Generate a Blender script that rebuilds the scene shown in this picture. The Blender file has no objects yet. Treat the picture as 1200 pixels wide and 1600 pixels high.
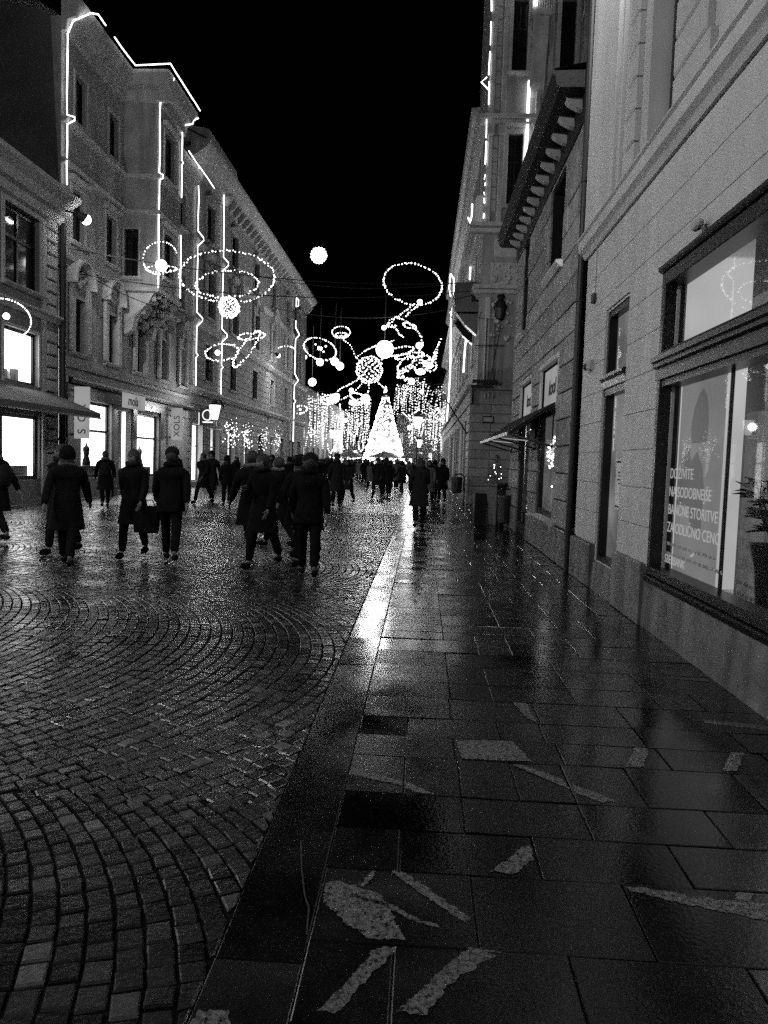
import bpy, bmesh, math, random
from mathutils import Vector, Matrix
random.seed(7)
R = random.Random(11)
S = bpy.context.scene
COL = S.collection
pi = math.pi

# ------------------------------------------------------------------ camera
CAM_H = 1.65
YAW, PITCH, ROLL = 0.05, 0.068, 0.032
FPX = 1156.0                                   # focal length in pixels of a 1200 x 1600 picture
fw = Vector((-math.sin(YAW)*math.cos(PITCH), math.cos(YAW)*math.cos(PITCH), -math.sin(PITCH)))
r0 = Vector((math.cos(YAW), math.sin(YAW), 0)); u0 = r0.cross(fw)
rt = r0*math.cos(ROLL) + u0*math.sin(ROLL); up = -r0*math.sin(ROLL) + u0*math.cos(ROLL)
cd = bpy.data.cameras.new('camera'); cam = bpy.data.objects.new('camera', cd); COL.objects.link(cam)
cam.matrix_world = Matrix(((rt.x, up.x, -fw.x, 0), (rt.y, up.y, -fw.y, 0), (rt.z, up.z, -fw.z, CAM_H), (0, 0, 0, 1)))
cd.sensor_fit = 'VERTICAL'; cd.sensor_height = 36.0; cd.lens = 36.0*FPX/1600
cd.clip_start = 0.05; cd.clip_end = 1500
S.camera = cam

# ------------------------------------------------------------------ night sky
W = bpy.data.worlds.new('World'); S.world = W; W.use_nodes = True
wn = W.node_tree; wn.nodes.clear()
sky = wn.nodes.new('ShaderNodeTexSky'); sky.sky_type = 'NISHITA'; sky.sun_disc = False
sky.sun_elevation = math.radians(-4); sky.sun_rotation = math.radians(200)
bw = wn.nodes.new('ShaderNodeRGBToBW'); bg = wn.nodes.new('ShaderNodeBackground'); wo = wn.nodes.new('ShaderNodeOutputWorld')
wn.links.new(sky.outputs[0], bw.inputs[0]); wn.links.new(bw.outputs[0], bg.inputs[0]); wn.links.new(bg.outputs[0], wo.inputs[0])
bg.inputs[1].default_value = 0.012

S.view_settings.view_transform = 'Standard'; S.view_settings.look = 'None'
S.view_settings.exposure = 0.0; S.view_settings.gamma = 1.0; S.view_settings.use_curve_mapping = False
S.cycles.sample_clamp_indirect = 1.2; S.cycles.sample_clamp_direct = 14.0
S.cycles.max_bounces = 6; S.cycles.diffuse_bounces = 2; S.cycles.glossy_bounces = 3; S.cycles.transparent_max_bounces = 10
S.cycles.caustics_reflective = False
S.cycles.use_denoising = False

# ------------------------------------------------------------------ helpers
def at(px, py, Y):
    """point of the place seen in direction (px, py) of the 1200 x 1600 picture, on the cross-section of the street Y metres on"""
    d = fw + rt*((px-600)/FPX) - up*((py-800)/FPX)
    return Vector((0, 0, CAM_H)) + d*(Y/d.y)

def mat(name, base, rough=0.7, var=0.25, scale=3.0, bump=0.0, bscale=30.0, spec=0.4, rvar=0.0, tone=False, metal=0.0, streak=0.0):
    m = bpy.data.materials.new(name); m.use_nodes = True
    nt = m.node_tree; b = nt.nodes['Principled BSDF']; N = nt.nodes.new; L = nt.links.new
    b.inputs['Roughness'].default_value = rough; b.inputs['Metallic'].default_value = metal
    b.inputs['Specular IOR Level'].default_value = spec
    geo = N('ShaderNodeNewGeometry')
    n1 = N('ShaderNodeTexNoise'); n1.inputs['Scale'].default_value = scale; n1.inputs['Detail'].default_value = 6; n1.inputs['Roughness'].default_value = .65
    L(geo.outputs['Position'], n1.inputs['Vector'])
    mr = N('ShaderNodeMapRange'); mr.inputs['From Min'].default_value = .3; mr.inputs['From Max'].default_value = .7
    mr.inputs['To Min'].default_value = base*(1-var); mr.inputs['To Max'].default_value = base*(1+var)
    L(n1.outputs['Fac'], mr.inputs['Value'])
    out = mr.outputs[0]
    if streak:
        mp = N('ShaderNodeMapping'); mp.inputs['Scale'].default_value = (2.2, 2.2, .22); L(geo.outputs['Position'], mp.inputs[0])
        n3 = N('ShaderNodeTexNoise'); n3.inputs['Scale'].default_value = 1.5; n3.inputs['Detail'].default_value = 5; L(mp.outputs[0], n3.inputs['Vector'])
        m3 = N('ShaderNodeMapRange'); m3.inputs['From Min'].default_value = .35; m3.inputs['From Max'].default_value = .65; m3.inputs['To Min'].default_value = 1-streak; m3.inputs['To Max'].default_value = 1
        L(n3.outputs['Fac'], m3.inputs['Value'])
        mm = N('ShaderNodeMath'); mm.operation = 'MULTIPLY'; L(out, mm.inputs[0]); L(m3.outputs[0], mm.inputs[1]); out = mm.outputs[0]
    if tone:
        a = N('ShaderNodeAttribute'); a.attribute_name = 'tone'
        mm = N('ShaderNodeMath'); mm.operation = 'MULTIPLY'; L(out, mm.inputs[0]); L(a.outputs['Fac'], mm.inputs[1]); out = mm.outputs[0]
    L(out, b.inputs['Base Color'])
    if rvar:
        n2 = N('ShaderNodeTexNoise'); n2.inputs['Scale'].default_value = 1.7; n2.inputs['Detail'].default_value = 5; L(geo.outputs['Position'], n2.inputs['Vector'])
        m2 = N('ShaderNodeMapRange'); m2.inputs['From Min'].default_value = .35; m2.inputs['From Max'].default_value = .65
        m2.inputs['To Min'].default_value = rough-rvar; m2.inputs['To Max'].default_value = rough+rvar
        L(n2.outputs['Fac'], m2.inputs['Value'])
        if tone:
            k1 = N('ShaderNodeMath'); k1.operation = 'MULTIPLY_ADD'; k1.inputs[1].default_value = .45; k1.inputs[2].default_value = .55; k1.use_clamp = False; L(a.outputs['Fac'], k1.inputs[0])
            k2 = N('ShaderNodeMath'); k2.operation = 'MINIMUM'; k2.inputs[1].default_value = 1.5; L(k1.outputs[0], k2.inputs[0])
            k3 = N('ShaderNodeMath'); k3.operation = 'MULTIPLY'; L(k2.outputs[0], k3.inputs[0]); L(m2.outputs[0], k3.inputs[1]); L(k3.outputs[0], b.inputs['Roughness'])
        else: L(m2.outputs[0], b.inputs['Roughness'])
    if bump:
        nb = N('ShaderNodeTexNoise'); nb.inputs['Scale'].default_value = bscale; nb.inputs['Detail'].default_value = 5; L(geo.outputs['Position'], nb.inputs['Vector'])
        bp = N('ShaderNodeBump'); bp.inputs['Strength'].default_value = 1.0; bp.inputs['Distance'].default_value = bump
        L(nb.outputs['Fac'], bp.inputs['Height']); L(bp.outputs[0], b.inputs['Normal'])
    return m

def emit(name, s, sample=True, noise=0.0, col=1.0):
    m = bpy.data.materials.new(name); m.use_nodes = True
    nt = m.node_tree; nt.nodes.clear(); e = nt.nodes.new('ShaderNodeEmission'); o = nt.nodes.new('ShaderNodeOutputMaterial')
    e.inputs[0].default_value = (col, col, col, 1); e.inputs[1].default_value = s; nt.links.new(e.outputs[0], o.inputs[0])
    if noise:
        g = nt.nodes.new('ShaderNodeNewGeometry'); n = nt.nodes.new('ShaderNodeTexNoise'); n.inputs['Scale'].default_value = 1.1; n.inputs['Detail'].default_value = 3
        mr = nt.nodes.new('ShaderNodeMapRange'); mr.inputs['From Min'].default_value = .35; mr.inputs['From Max'].default_value = .65
        mr.inputs['To Min'].default_value = s*(1-noise); mr.inputs['To Max'].default_value = s
        nt.links.new(g.outputs['Position'], n.inputs['Vector']); nt.links.new(n.outputs['Fac'], mr.inputs['Value']); nt.links.new(mr.outputs[0], e.inputs[1])
    if not sample: m.cycles.emission_sampling = 'NONE'
    return m

def glass(name, tint=1.0, rough=0.03, boost=1.0):
    m = bpy.data.materials.new(name); m.use_nodes = True
    nt = m.node_tree; nt.nodes.clear(); N = nt.nodes.new; L = nt.links.new
    t = N('ShaderNodeBsdfTransparent'); t.inputs[0].default_value = (tint, tint, tint, 1)
    g = N('ShaderNodeBsdfGlossy'); g.inputs['Roughness'].default_value = rough
    f = N('ShaderNodeLayerWeight'); p5 = N('ShaderNodeMath'); p5.operation = 'POWER'; p5.inputs[1].default_value = 5; L(f.outputs['Facing'], p5.inputs[0])
    mm = N('ShaderNodeMath'); mm.operation = 'MULTIPLY_ADD'; mm.use_clamp = True; mm.inputs[1].default_value = .92*boost; mm.inputs[2].default_value = .07*boost; L(p5.outputs[0], mm.inputs[0])
    x = N('ShaderNodeMixShader'); o = N('ShaderNodeOutputMaterial')
    L(mm.outputs[0], x.inputs[0]); L(t.outputs[0], x.inputs[1]); L(g.outputs[0], x.inputs[2]); L(x.outputs[0], o.inputs[0])
    return m

M = dict(
    plaster=mat('pale_plaster', .60, .75, .10, .9, .004, 90, streak=.12),
    plaster_l1=mat('dull_plaster', .26, .8, .15, 1.5, .004, 25, streak=.25),
    plaster_l2=mat('grey_stucco', .36, .8, .2, 1.6, .006, 18, streak=.3),
    plaster_l3=mat('light_stucco', .34, .8, .18, 1.2, .006, 15, streak=.3),
    trim=mat('stone_trim', .5, .7, .18, 3, .004, 25, streak=.25),
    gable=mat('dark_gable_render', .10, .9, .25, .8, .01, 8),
    rough_stone=mat('rough_stone_block', .24, .75, .35, 5, .02, 22, tone=True),
    stone3=mat('dressed_stone', .34, .7, .2, 3, .008, 20, tone=True, streak=.2),
    plinth=mat('plinth_stone', .20, .45, .4, 4, .003, 60, streak=.55),
    dark_paint=mat('dark_painted_frame', .008, .35, .2, 10),
    black_metal=mat('black_metal', .015, .45, .2, 10, metal=0.0),
    darkglass=mat('dark_window_glass', .012, .08, .3, 2, spec=.6),
    greyglass=mat('curtained_window_glass', .05, .15, .4, 1.4, spec=.6),
    cobble=mat('wet_cobble', .014, .28, .35, 25, .0028, 40, spec=.5, rvar=.10, tone=True),
    bed=mat('joint_grit', .005, .9, .3, 40, .004, 60, spec=.1),
    slab=mat('wet_paving_slab', .004, .18, .5, 9, .0008, 50, spec=.5, rvar=.075, tone=True),
    kerb=mat('wet_kerb_stone', .0045, .20, .5, 9, .0008, 50, spec=.5, rvar=.07, tone=True),
    grout=mat('pale_grout', .035, .6, .3, 30, .002, 60, spec=.2),
    asphalt=mat('square_paving', .03, .3, .4, 3, .01, 8, spec=.5),
    vein=mat('pale_stone_vein', .13, .55, .5, 70, .0006, 120, spec=.3),
    roof=mat('roof_tiles', .03, .8, .3, 8),
    cloth_dark=mat('dark_cloth', .006, .95, .3, 12, .002, 80, spec=.05),
    cloth_mid=mat('charcoal_cloth', .012, .95, .3, 12, .002, 80, spec=.05),
    cloth_pale=mat('grey_cloth', .09, .9, .3, 12, .002, 80, spec=.1),
    skin=mat('skin', .10, .6, .1, 10),
    hair=mat('hair', .012, .7, .3, 30),
    awning=mat('awning_canvas', .13, .9, .15, 6),
    room_wall=mat('room_wall', .72, .8, .04, 2),
    room_floor=mat('room_floor', .35, .3, .1, 2),
    needles=mat('needles', .03, .8, .5, 30),
    leaf=mat('dark_leaf', .015, .45, .3, 20),
    wood=mat('planter_board', .12, .7, .3, 12, .003, 20),
    paper=mat('white_paper', .8, .8, .03, 5),
    ink=mat('black_ink', .02, .8, .05, 5),
    vinyl=emit('vinyl_added_glow', .38, True),  # letters given their own glow to stand out from the screen
    wire=mat('steel_cable', .03, .5, .2, 5),
    lamp_body=mat('lamp_body', .05, .5, .2, 5),
    glass=glass('clear_pane', .93),
    bigglass=glass('shop_pane', .94, .02, .55),
)
E = dict(
    rope=emit('rope_light', 4.5),
    bulb=emit('warm_bulbs', 6.0, False),
    bulb_dim=emit('small_bulbs', 3.0, False),
    ball=emit('glowing_ball', 8.0),
    tree=emit('tree_bulbs', 36.0, False),
    treeglow=emit('tree_tip_light', 12.0),
    win=emit('lit_shop_interior', 7.0, True, .35),
    win_soft=emit('dim_lit_interior', .26, True, .6),
    win_mid=emit('lit_interior', 1.8, True, .5),
    lamp=emit('lantern_glow', 3.5),
    flood=emit('floodlight_lens', 60.0),
    sign=emit('lit_sign_face', .35, True, .25),
    signw=emit('lit_sign_mark', 1.4),
    strip=emit('ceiling_light_strip', 40.0),
    jambglow=emit('lit_upper_room', .35, True, .1),
)

def film(name, c):
    m = bpy.data.materials.new(name); m.use_nodes = True; nt = m.node_tree; nt.nodes.clear(); N = nt.nodes.new; L = nt.links.new
    d = N('ShaderNodeBsdfDiffuse'); t = N('ShaderNodeBsdfTranslucent'); x = N('ShaderNodeMixShader'); o = N('ShaderNodeOutputMaterial')
    n = N('ShaderNodeTexNoise'); n.inputs['Scale'].default_value = 2.5; g = N('ShaderNodeNewGeometry'); mr = N('ShaderNodeMapRange'); mr.inputs['To Min'].default_value = c*.85; mr.inputs['To Max'].default_value = c*1.1
    L(g.outputs['Position'], n.inputs['Vector']); L(n.outputs['Fac'], mr.inputs['Value']); L(mr.outputs[0], d.inputs[0]); L(mr.outputs[0], t.inputs[0])
    x.inputs[0].default_value = .65; L(d.outputs[0], x.inputs[1]); L(t.outputs[0], x.inputs[2]); L(x.outputs[0], o.inputs[0]); return m
def speckle(m, scale, lo, hi):
    nt = m.node_tree; N = nt.nodes.new; L = nt.links.new; g = N('ShaderNodeNewGeometry'); n = N('ShaderNodeTexNoise'); n.inputs['Scale'].default_value = scale; n.inputs['Detail'].default_value = 6; n.inputs['Roughness'].default_value = .75
    L(g.outputs['Position'], n.inputs['Vector']); a = N('ShaderNodeMapRange'); a.inputs['From Min'].default_value = lo; a.inputs['From Max'].default_value = hi; L(n.outputs['Fac'], a.inputs['Value'])
    L(a.outputs[0], nt.nodes['Principled BSDF'].inputs['Alpha'])
speckle(M['vein'], 48, .36, .54)

class MB:
    def __init__(s): s.v = []; s.f = []; s.t = []; s.tone = 1.0
    def add(s, vs, fs):
        n = len(s.v); s.v.extend([tuple(p) for p in vs]); s.f.extend([tuple(n+i for i in f) for f in fs]); s.t.extend([s.tone]*len(fs)); return s
    def box(s, x0, x1, y0, y1, z0, z1):
        return s.add([(x0,y0,z0),(x1,y0,z0),(x1,y1,z0),(x0,y1,z0),(x0,y0,z1),(x1,y0,z1),(x1,y1,z1),(x0,y1,z1)],
                     [(0,3,2,1),(4,5,6,7),(0,1,5,4),(1,2,6,5),(2,3,7,6),(3,0,4,7)])
    def quad(s, a, b, c, d): return s.add([a,b,c,d], [(0,1,2,3)])
    def fbox(s, F, a0, a1, v0, v1, w0, w1, ch=0.0):
        if ch:
            P = [F(a0,v0,w0),F(a1,v0,w0),F(a1,v1,w0),F(a0,v1,w0), F(a0,v0,w1-ch),F(a1,v0,w1-ch),F(a1,v1,w1-ch),F(a0,v1,w1-ch),
                 F(a0+ch,v0+ch,w1),F(a1-ch,v0+ch,w1),F(a1-ch,v1-ch,w1),F(a0+ch,v1-ch,w1)]
            return s.add(P, [(0,1,5,4),(1,2,6,5),(2,3,7,6),(3,0,4,7),(4,5,9,8),(5,6,10,9),(6,7,11,10),(7,4,8,11),(8,9,10,11)])
        P = [F(a0,v0,w0),F(a1,v0,w0),F(a1,v1,w0),F(a0,v1,w0),F(a0,v0,w1),F(a1,v0,w1),F(a1,v1,w1),F(a0,v1,w1)]
        return s.add(P, [(0,3,2,1),(4,5,6,7),(0,1,5,4),(1,2,6,5),(2,3,7,6),(3,0,4,7)])
    def extr(s, F, a0, a1, prof):
        n = len(prof); P = [F(a0,v,w) for v,w in prof]+[F(a1,v,w) for v,w in prof]
        return s.add(P, [(i,(i+1)%n,n+(i+1)%n,n+i) for i in range(n)]+[tuple(range(n))[::-1], tuple(range(n,2*n))])
    def tube(s, pts, r, n=6, closed=False):
        pts = [Vector(p) for p in pts]; m = len(pts)
        if m < 2: return s
        ring = []
        for i, p in enumerate(pts):
            a = pts[i-1] if (i > 0 or closed) else pts[i]; b = pts[(i+1) % m] if (i < m-1 or closed) else pts[i]
            d = (b-a); d = d.normalized() if d.length > 1e-9 else Vector((0,0,1))
            x = d.cross(Vector((0,0,1)));
            if x.length < .05: x = d.cross(Vector((0,1,0)))
            x.normalize(); y = d.cross(x)
            rr = r[i] if isinstance(r, (list, tuple)) else r
            ring += [p + x*rr*math.cos(2*pi*k/n) + y*rr*math.sin(2*pi*k/n) for k in range(n)]
        fs = []
        for i in range(m if closed else m-1):
            j = (i+1) % m
            fs += [(i*n+k, i*n+(k+1)%n, j*n+(k+1)%n, j*n+k) for k in range(n)]
        if not closed: fs += [tuple(range(n))[::-1], tuple(range((m-1)*n, m*n))]
        return s.add(ring, fs)
    def lathe(s, c, prof, n=16, sx=1, sy=1):
        m = len(prof); P = [(c[0]+r*math.cos(2*pi*k/n)*sx, c[1]+r*math.sin(2*pi*k/n)*sy, c[2]+z) for r,z in prof for k in range(n)]
        fs = [(i*n+k, i*n+(k+1)%n, (i+1)*n+(k+1)%n, (i+1)*n+k) for i in range(m-1) for k in range(n)]
        fs += [tuple(range(n))[::-1], tuple(range((m-1)*n, m*n))]
        return s.add(P, fs)
    def sphere(s, c, r, n=10, m=6, sc=(1,1,1)):
        prof = [(max(1e-4, math.sin(pi*i/m))*r, -math.cos(pi*i/m)*r) for i in range(m+1)]
        k0 = len(s.v); s.lathe((0,0,0), prof, n)
        for i in range(k0, len(s.v)):
            p = s.v[i]; s.v[i] = (c[0]+p[0]*sc[0], c[1]+p[1]*sc[1], c[2]+p[2]*sc[2])
        return s
    def octa(s, c, r):
        x,y,z = c
        return s.add([(x+r,y,z),(x-r,y,z),(x,y+r,z),(x,y-r,z),(x,y,z+r),(x,y,z-r)], [(0,2,4),(2,1,4),(1,3,4),(3,0,4),(2,0,5),(1,2,5),(3,1,5),(0,3,5)])
    def build(s, name, m, parent=None, loc=None, smooth=False, tone=False, label=None, kind=None):
        me = bpy.data.meshes.new(name)
        vs = s.v
        if loc is not None: vs = [(p[0]-loc[0], p[1]-loc[1], p[2]-loc[2]) for p in vs]
        elif parent is not None:
            q = worldpos(parent); vs = [(p[0]-q[0], p[1]-q[1], p[2]-q[2]) for p in vs]
        me.from_pydata(vs, [], s.f); me.update()
        me.materials.append(m)
        if tone:
            at_ = me.attributes.new('tone', 'FLOAT', 'FACE'); at_.data.foreach_set('value', s.t)
        if smooth: me.polygons.foreach_set('use_smooth', [True]*len(me.polygons))
        o = bpy.data.objects.new(name, me); COL.objects.link(o)
        if loc is not None: o.location = loc
        if parent is not None: o.parent = parent
        if label: o['label'] = label
        if kind: o['kind'] = kind
        return o

def worldpos(o):
    q = Vector(o.location)
    while o.parent: o = o.parent; q += Vector(o.location)
    return q
def thing(name, loc, label=None, cat=None, group=None, kind=None):
    o = bpy.data.objects.new(name, None); COL.objects.link(o); o.location = loc; o.empty_display_size = .2
    return tag(o, label, cat, group, kind)
def tag(o, label=None, cat=None, group=None, kind=None):
    if label: o['label'] = label
    if cat: o['category'] = cat
    if group: o['group'] = group
    if kind: o['kind'] = kind
    return o
def copy_tree(o, parent=None):
    c = o.copy(); COL.objects.link(c); c.parent = parent
    for ch in list(o.children): copy_tree(ch, c)
    return c
def frame(O, U, N):
    O, U, N = Vector(O), Vector(U), Vector(N)
    return lambda a, v, w: O + U*a + Vector((0,0,v)) + N*w
FL = lambda X: frame((X,0,0), (0,1,0), (1,0,0))          # a facade on the left side of the street
FR = lambda X: frame((X,0,0), (0,1,0), (-1,0,0))         # a facade on the right side
def wall(mb, F, a0, a1, v0, v1, ops=(), depth=.2, w=0.0, maxcell=4.0):
    A = sorted({a0, a1, *[min(max(x, a0), a1) for o in ops for x in (o[0], o[1])]})
    V = sorted({v0, v1, *[min(max(x, v0), v1) for o in ops for x in (o[2], o[3])]})
    for i in range(len(A)-1):
        for j in range(len(V)-1):
            ca, cv = (A[i]+A[i+1])/2, (V[j]+V[j+1])/2
            if any(o[0] < ca < o[1] and o[2] < cv < o[3] for o in ops): continue
            mb.quad(F(A[i],V[j],w), F(A[i+1],V[j],w), F(A[i+1],V[j+1],w), F(A[i],V[j+1],w))
    for o in ops:
        p = [(o[0],o[2]),(o[1],o[2]),(o[1],o[3]),(o[0],o[3])]
        for k in range(4):
            (a,v),(b,u) = p[k], p[(k+1)%4]
            mb.quad(F(a,v,w),F(b,u,w),F(b,u,w-depth),F(a,v,w-depth))
def window(root, F, a0, a1, v0, v1, depth=.2, bars=(1,1), surround=.12, hood=None, glassm='darkglass', sill=True, fr='dark_paint', trim='trim', lit=None, litm=None, fw_=.06, back=.22):
    mb = MB(); w0, w1 = -depth-.02, -depth+.05
    mb.fbox(F,a0,a0+fw_,v0,v1,w0,w1).fbox(F,a1-fw_,a1,v0,v1,w0,w1).fbox(F,a0+fw_,a1-fw_,v0,v0+fw_,w0,w1).fbox(F,a0+fw_,a1-fw_,v1-fw_,v1,w0,w1)
    na, nv = bars
    for k in range(na):
        c = a0+(a1-a0)*(k+1)/(na+1); mb.fbox(F,c-fw_*.45,c+fw_*.45,v0+fw_,v1-fw_,w0+.003,w1-.004)
    for k in range(nv):
        c = v0+(v1-v0)*(.62 if nv == 1 else (k+1)/(nv+1)); mb.fbox(F,a0+fw_,a1-fw_,c-fw_*.45,c+fw_*.45,w0+.005,w1-.008)
    wo_ = mb.build('window', M[fr], root)
    p = MB(); p.quad(F(a0,v0,-depth),F(a1,v0,-depth),F(a1,v1,-depth),F(a0,v1,-depth)); p.build('pane', M['glass'] if lit else M[glassm], wo_)
    if lit:
        q = MB(); d = depth+back
        q.quad(F(a0,v0,-d),F(a1,v0,-d),F(a1,v1,-d),F(a0,v1,-d)); q.build('lit_interior', E[litm or 'win'], wo_)
        q = MB()
        for (x,y),(z,t) in (((a0,v0),(a1,v0)),((a1,v0),(a1,v1)),((a1,v1),(a0,v1)),((a0,v1),(a0,v0))):
            q.quad(F(x,y,-depth-.05),F(z,t,-depth-.05),F(z,t,-d),F(x,y,-d))
        q.build('reveal', E[litm or 'win'], wo_)  # reveal emits as well, in place of light from the room
    if surround:
        s_ = surround; t = MB()
        t.fbox(F,a0-s_,a0-.002,v0-.02,v1+s_,.002,.05,.012).fbox(F,a1+.002,a1+s_,v0-.02,v1+s_,.002,.05,.012).fbox(F,a0,a1,v1+.002,v1+s_,.002,.047,.012)
        t.build('surround', M[trim], wo_)
    if sill:
        t = MB(); t.extr(F,a0-.18,a1+.18,[(v0-.16,.0),(v0-.14,.10),(v0-.06,.17),(v0-.02,.17),(v0-.02,.0)]); t.build('sill', M[trim], wo_)
    if hood == 'flat':
        t = MB(); h = v1+(surround or 0)+.06; t.extr(F,a0-.22,a1+.22,[(h,.0),(h+.03,.12),(h+.10,.22),(h+.15,.22),(h+.18,.0)]); t.build('hood', M[trim], wo_)
    if hood == 'arch':
        t = MB(); c = (a0+a1)/2; h = v1+.42; Rr = (a1-a0)/2+.28; n = 12
        for k in range(n):
            t0, t1 = pi*k/n, pi*(k+1)/n
            pr = []
            for (tt) in (t0, t1):
                for (rr, ww) in ((Rr-.16, .0),(Rr-.16,.14),(Rr-.05,.34),(Rr+.05,.34),(Rr+.05,.0)):
                    pr.append(F(c-math.cos(tt)*rr, h+math.sin(tt)*rr*1.15, ww))
            t.add(pr, [(i,(i+1)%5,5+(i+1)%5,5+i) for i in range(5)])
        t.fbox(F,a0-.26,a0+.02,v0,h,.05,.16,.02).fbox(F,a1-.02,a1+.26,v0,h,.05,.16,.02)
        rr = random.Random(int(a0*10))
        for k in range(26):
            an = rr.uniform(.3,2.8); q = rr.uniform(0,.75)*Rr
            P = F(c-math.cos(an)*q, h+math.sin(an)*q, .05); t.sphere(P, rr.uniform(.05,.11), 6, 4)
        t.build('hood', M[trim], wo_)
    if hood == 'tri':
        t = MB(); h = v1+.2; c = (a0+a1)/2
        t.add([F(a0-.25,h,0),F(a1+.25,h,0),F(c,h+.45,0),F(a0-.25,h,.22),F(a1+.25,h,.22),F(c,h+.45,.22)], [(0,1,4,3),(1,2,5,4),(2,0,3,5),(3,4,5)])
        t.build('hood', M[trim], wo_)
    return wo_

def ashlar(root, F, a0, a1, v0, v1, h, ln, mt, joint=.012, w0=.002, w1=.03, ch=.006, ops=(), name='stone_block', jit=.2, seed=1, wj=0.0, stagger=True):
    rr = random.Random(seed); v = v0; row = 0; cnt = 0
    n = max(1, round((v1-v0)/h)); h = (v1-v0)/n
    for row in range(n):
        b0, b1 = v0+row*h, v0+(row+1)*h
        a = a0 - (ln*.5 if (row % 2 and stagger) else 0)*(1)
        cuts = [a0]
        while a < a1:
            a += ln*rr.uniform(1-jit,1+jit)
            if a0+.12 < a < a1-.12: cuts.append(a)
        cuts.append(a1)
        for x0, x1 in zip(cuts, cuts[1:]):
            segs = [(x0, x1, b0, b1)]
            for o in ops:
                ns = []
                for (p,q,r,t) in segs:
                    if o[1] <= p or o[0] >= q or o[3] <= r or o[2] >= t: ns.append((p,q,r,t)); continue
                    if p < o[0]: ns.append((p,o[0],r,t))
                    if q > o[1]: ns.append((o[1],q,r,t))
                    m0, m1 = max(p,o[0]), min(q,o[1])
                    if r < o[2]: ns.append((m0,m1,r,o[2]))
                    if t > o[3]: ns.append((m0,m1,o[3],t))
                segs = ns
            for (p,q,r,t) in segs:
                if q-p < .05 or t-r < .04: continue
                mb = MB(); mb.tone = rr.uniform(1-jit*.8, 1+jit*.8); j = joint/2
                mb.fbox(F, p+j, q-j, r+j, t-j, w0, w1+rr.uniform(0,wj), ch); mb.build(name, mt, root, tone=True); cnt += 1
    return cnt

def circle3(c, e1, e2, n, a=0, b=2*pi): return [c + e1*math.cos(a+(b-a)*k/n) + e2*math.sin(a+(b-a)*k/n) for k in range(n+1)]
def along(pts, step, jit=.0, rr=R):
    out = []; acc = 0
    for p, q in zip(pts, pts[1:]):
        p, q = Vector(p), Vector(q); L = (q-p).length; t = acc
        while t < L:
            out.append(p.lerp(q, t/L) + Vector((rr.uniform(-1,1),rr.uniform(-1,1),rr.uniform(-1,1)))*jit); t += step*rr.uniform(.6,1.4)
        acc = t-L
    return out
def bulbs(name, root, lines, r, step, m='bulb', jit=.0, wirer=None):
    mb = MB(); w = MB()
    step = max(step, r*3.4)
    for ln in lines:
        for p in along(ln, step, jit): mb.octa(p, r*R.uniform(.7,1.35))
        w.tube(ln, wirer or r*.3, 4)
    w.build('wire', M['wire'], root, kind='stuff'); return mb.build(name, E[m], root, kind='stuff')

def text_mesh(txt, size, name, m, parent, origin, xdir, ydir, shear=0, depth=.002, bold=0.0):
    c = bpy.data.curves.new(name, 'FONT'); c.body = txt; c.size = size; c.extrude = depth; c.shear = shear; c.offset = bold
    o = bpy.data.objects.new(name, c); COL.objects.link(o)
    dg = bpy.context.evaluated_depsgraph_get(); me = bpy.data.meshes.new_from_object(o.evaluated_get(dg))
    COL.objects.unlink(o); bpy.data.objects.remove(o)
    me.materials.clear(); me.materials.append(m)
    X, Y = Vector(xdir).normalized(), Vector(ydir).normalized(); Z = X.cross(Y)
    mt = Matrix(((X.x,Y.x,Z.x,origin[0]),(X.y,Y.y,Z.y,origin[1]),(X.z,Y.z,Z.z,origin[2]),(0,0,0,1)))
    me.transform(mt)
    if parent: me.transform(Matrix.Translation(-worldpos(parent)))
    ob = bpy.data.objects.new(name, me); COL.objects.link(ob); ob.parent = parent
    return ob

def lamp(name, loc, power, kind='POINT', r=.15, parent=None, aim=None, angle=120, blend=.6):
    l = bpy.data.lights.new(name, kind); l.energy = power; l.shadow_soft_size = r
    o = bpy.data.objects.new(name, l); COL.objects.link(o)
    if kind == 'SPOT': l.spot_size = math.radians(angle); l.spot_blend = blend
    if aim is not None: o.rotation_mode = 'QUATERNION'; o.rotation_quaternion = (Vector(aim)-Vector(loc)).to_track_quat('-Z','Y')
    if parent is not None: o.parent = parent; o.location = Vector(loc)-worldpos(parent)
    else: o.location = loc
    return o
# ------------------------------------------------------------------ ground, street, pavement
g = MB(); g.quad((-400,-60,-.075),(400,-60,-.075),(400,700,-.075),(-400,700,-.075)); g.build('ground', M['asphalt'], kind='structure')
KX0, KX1, PX1 = -0.63, -0.335, 2.62            # kerb strip and pavement edges

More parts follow.
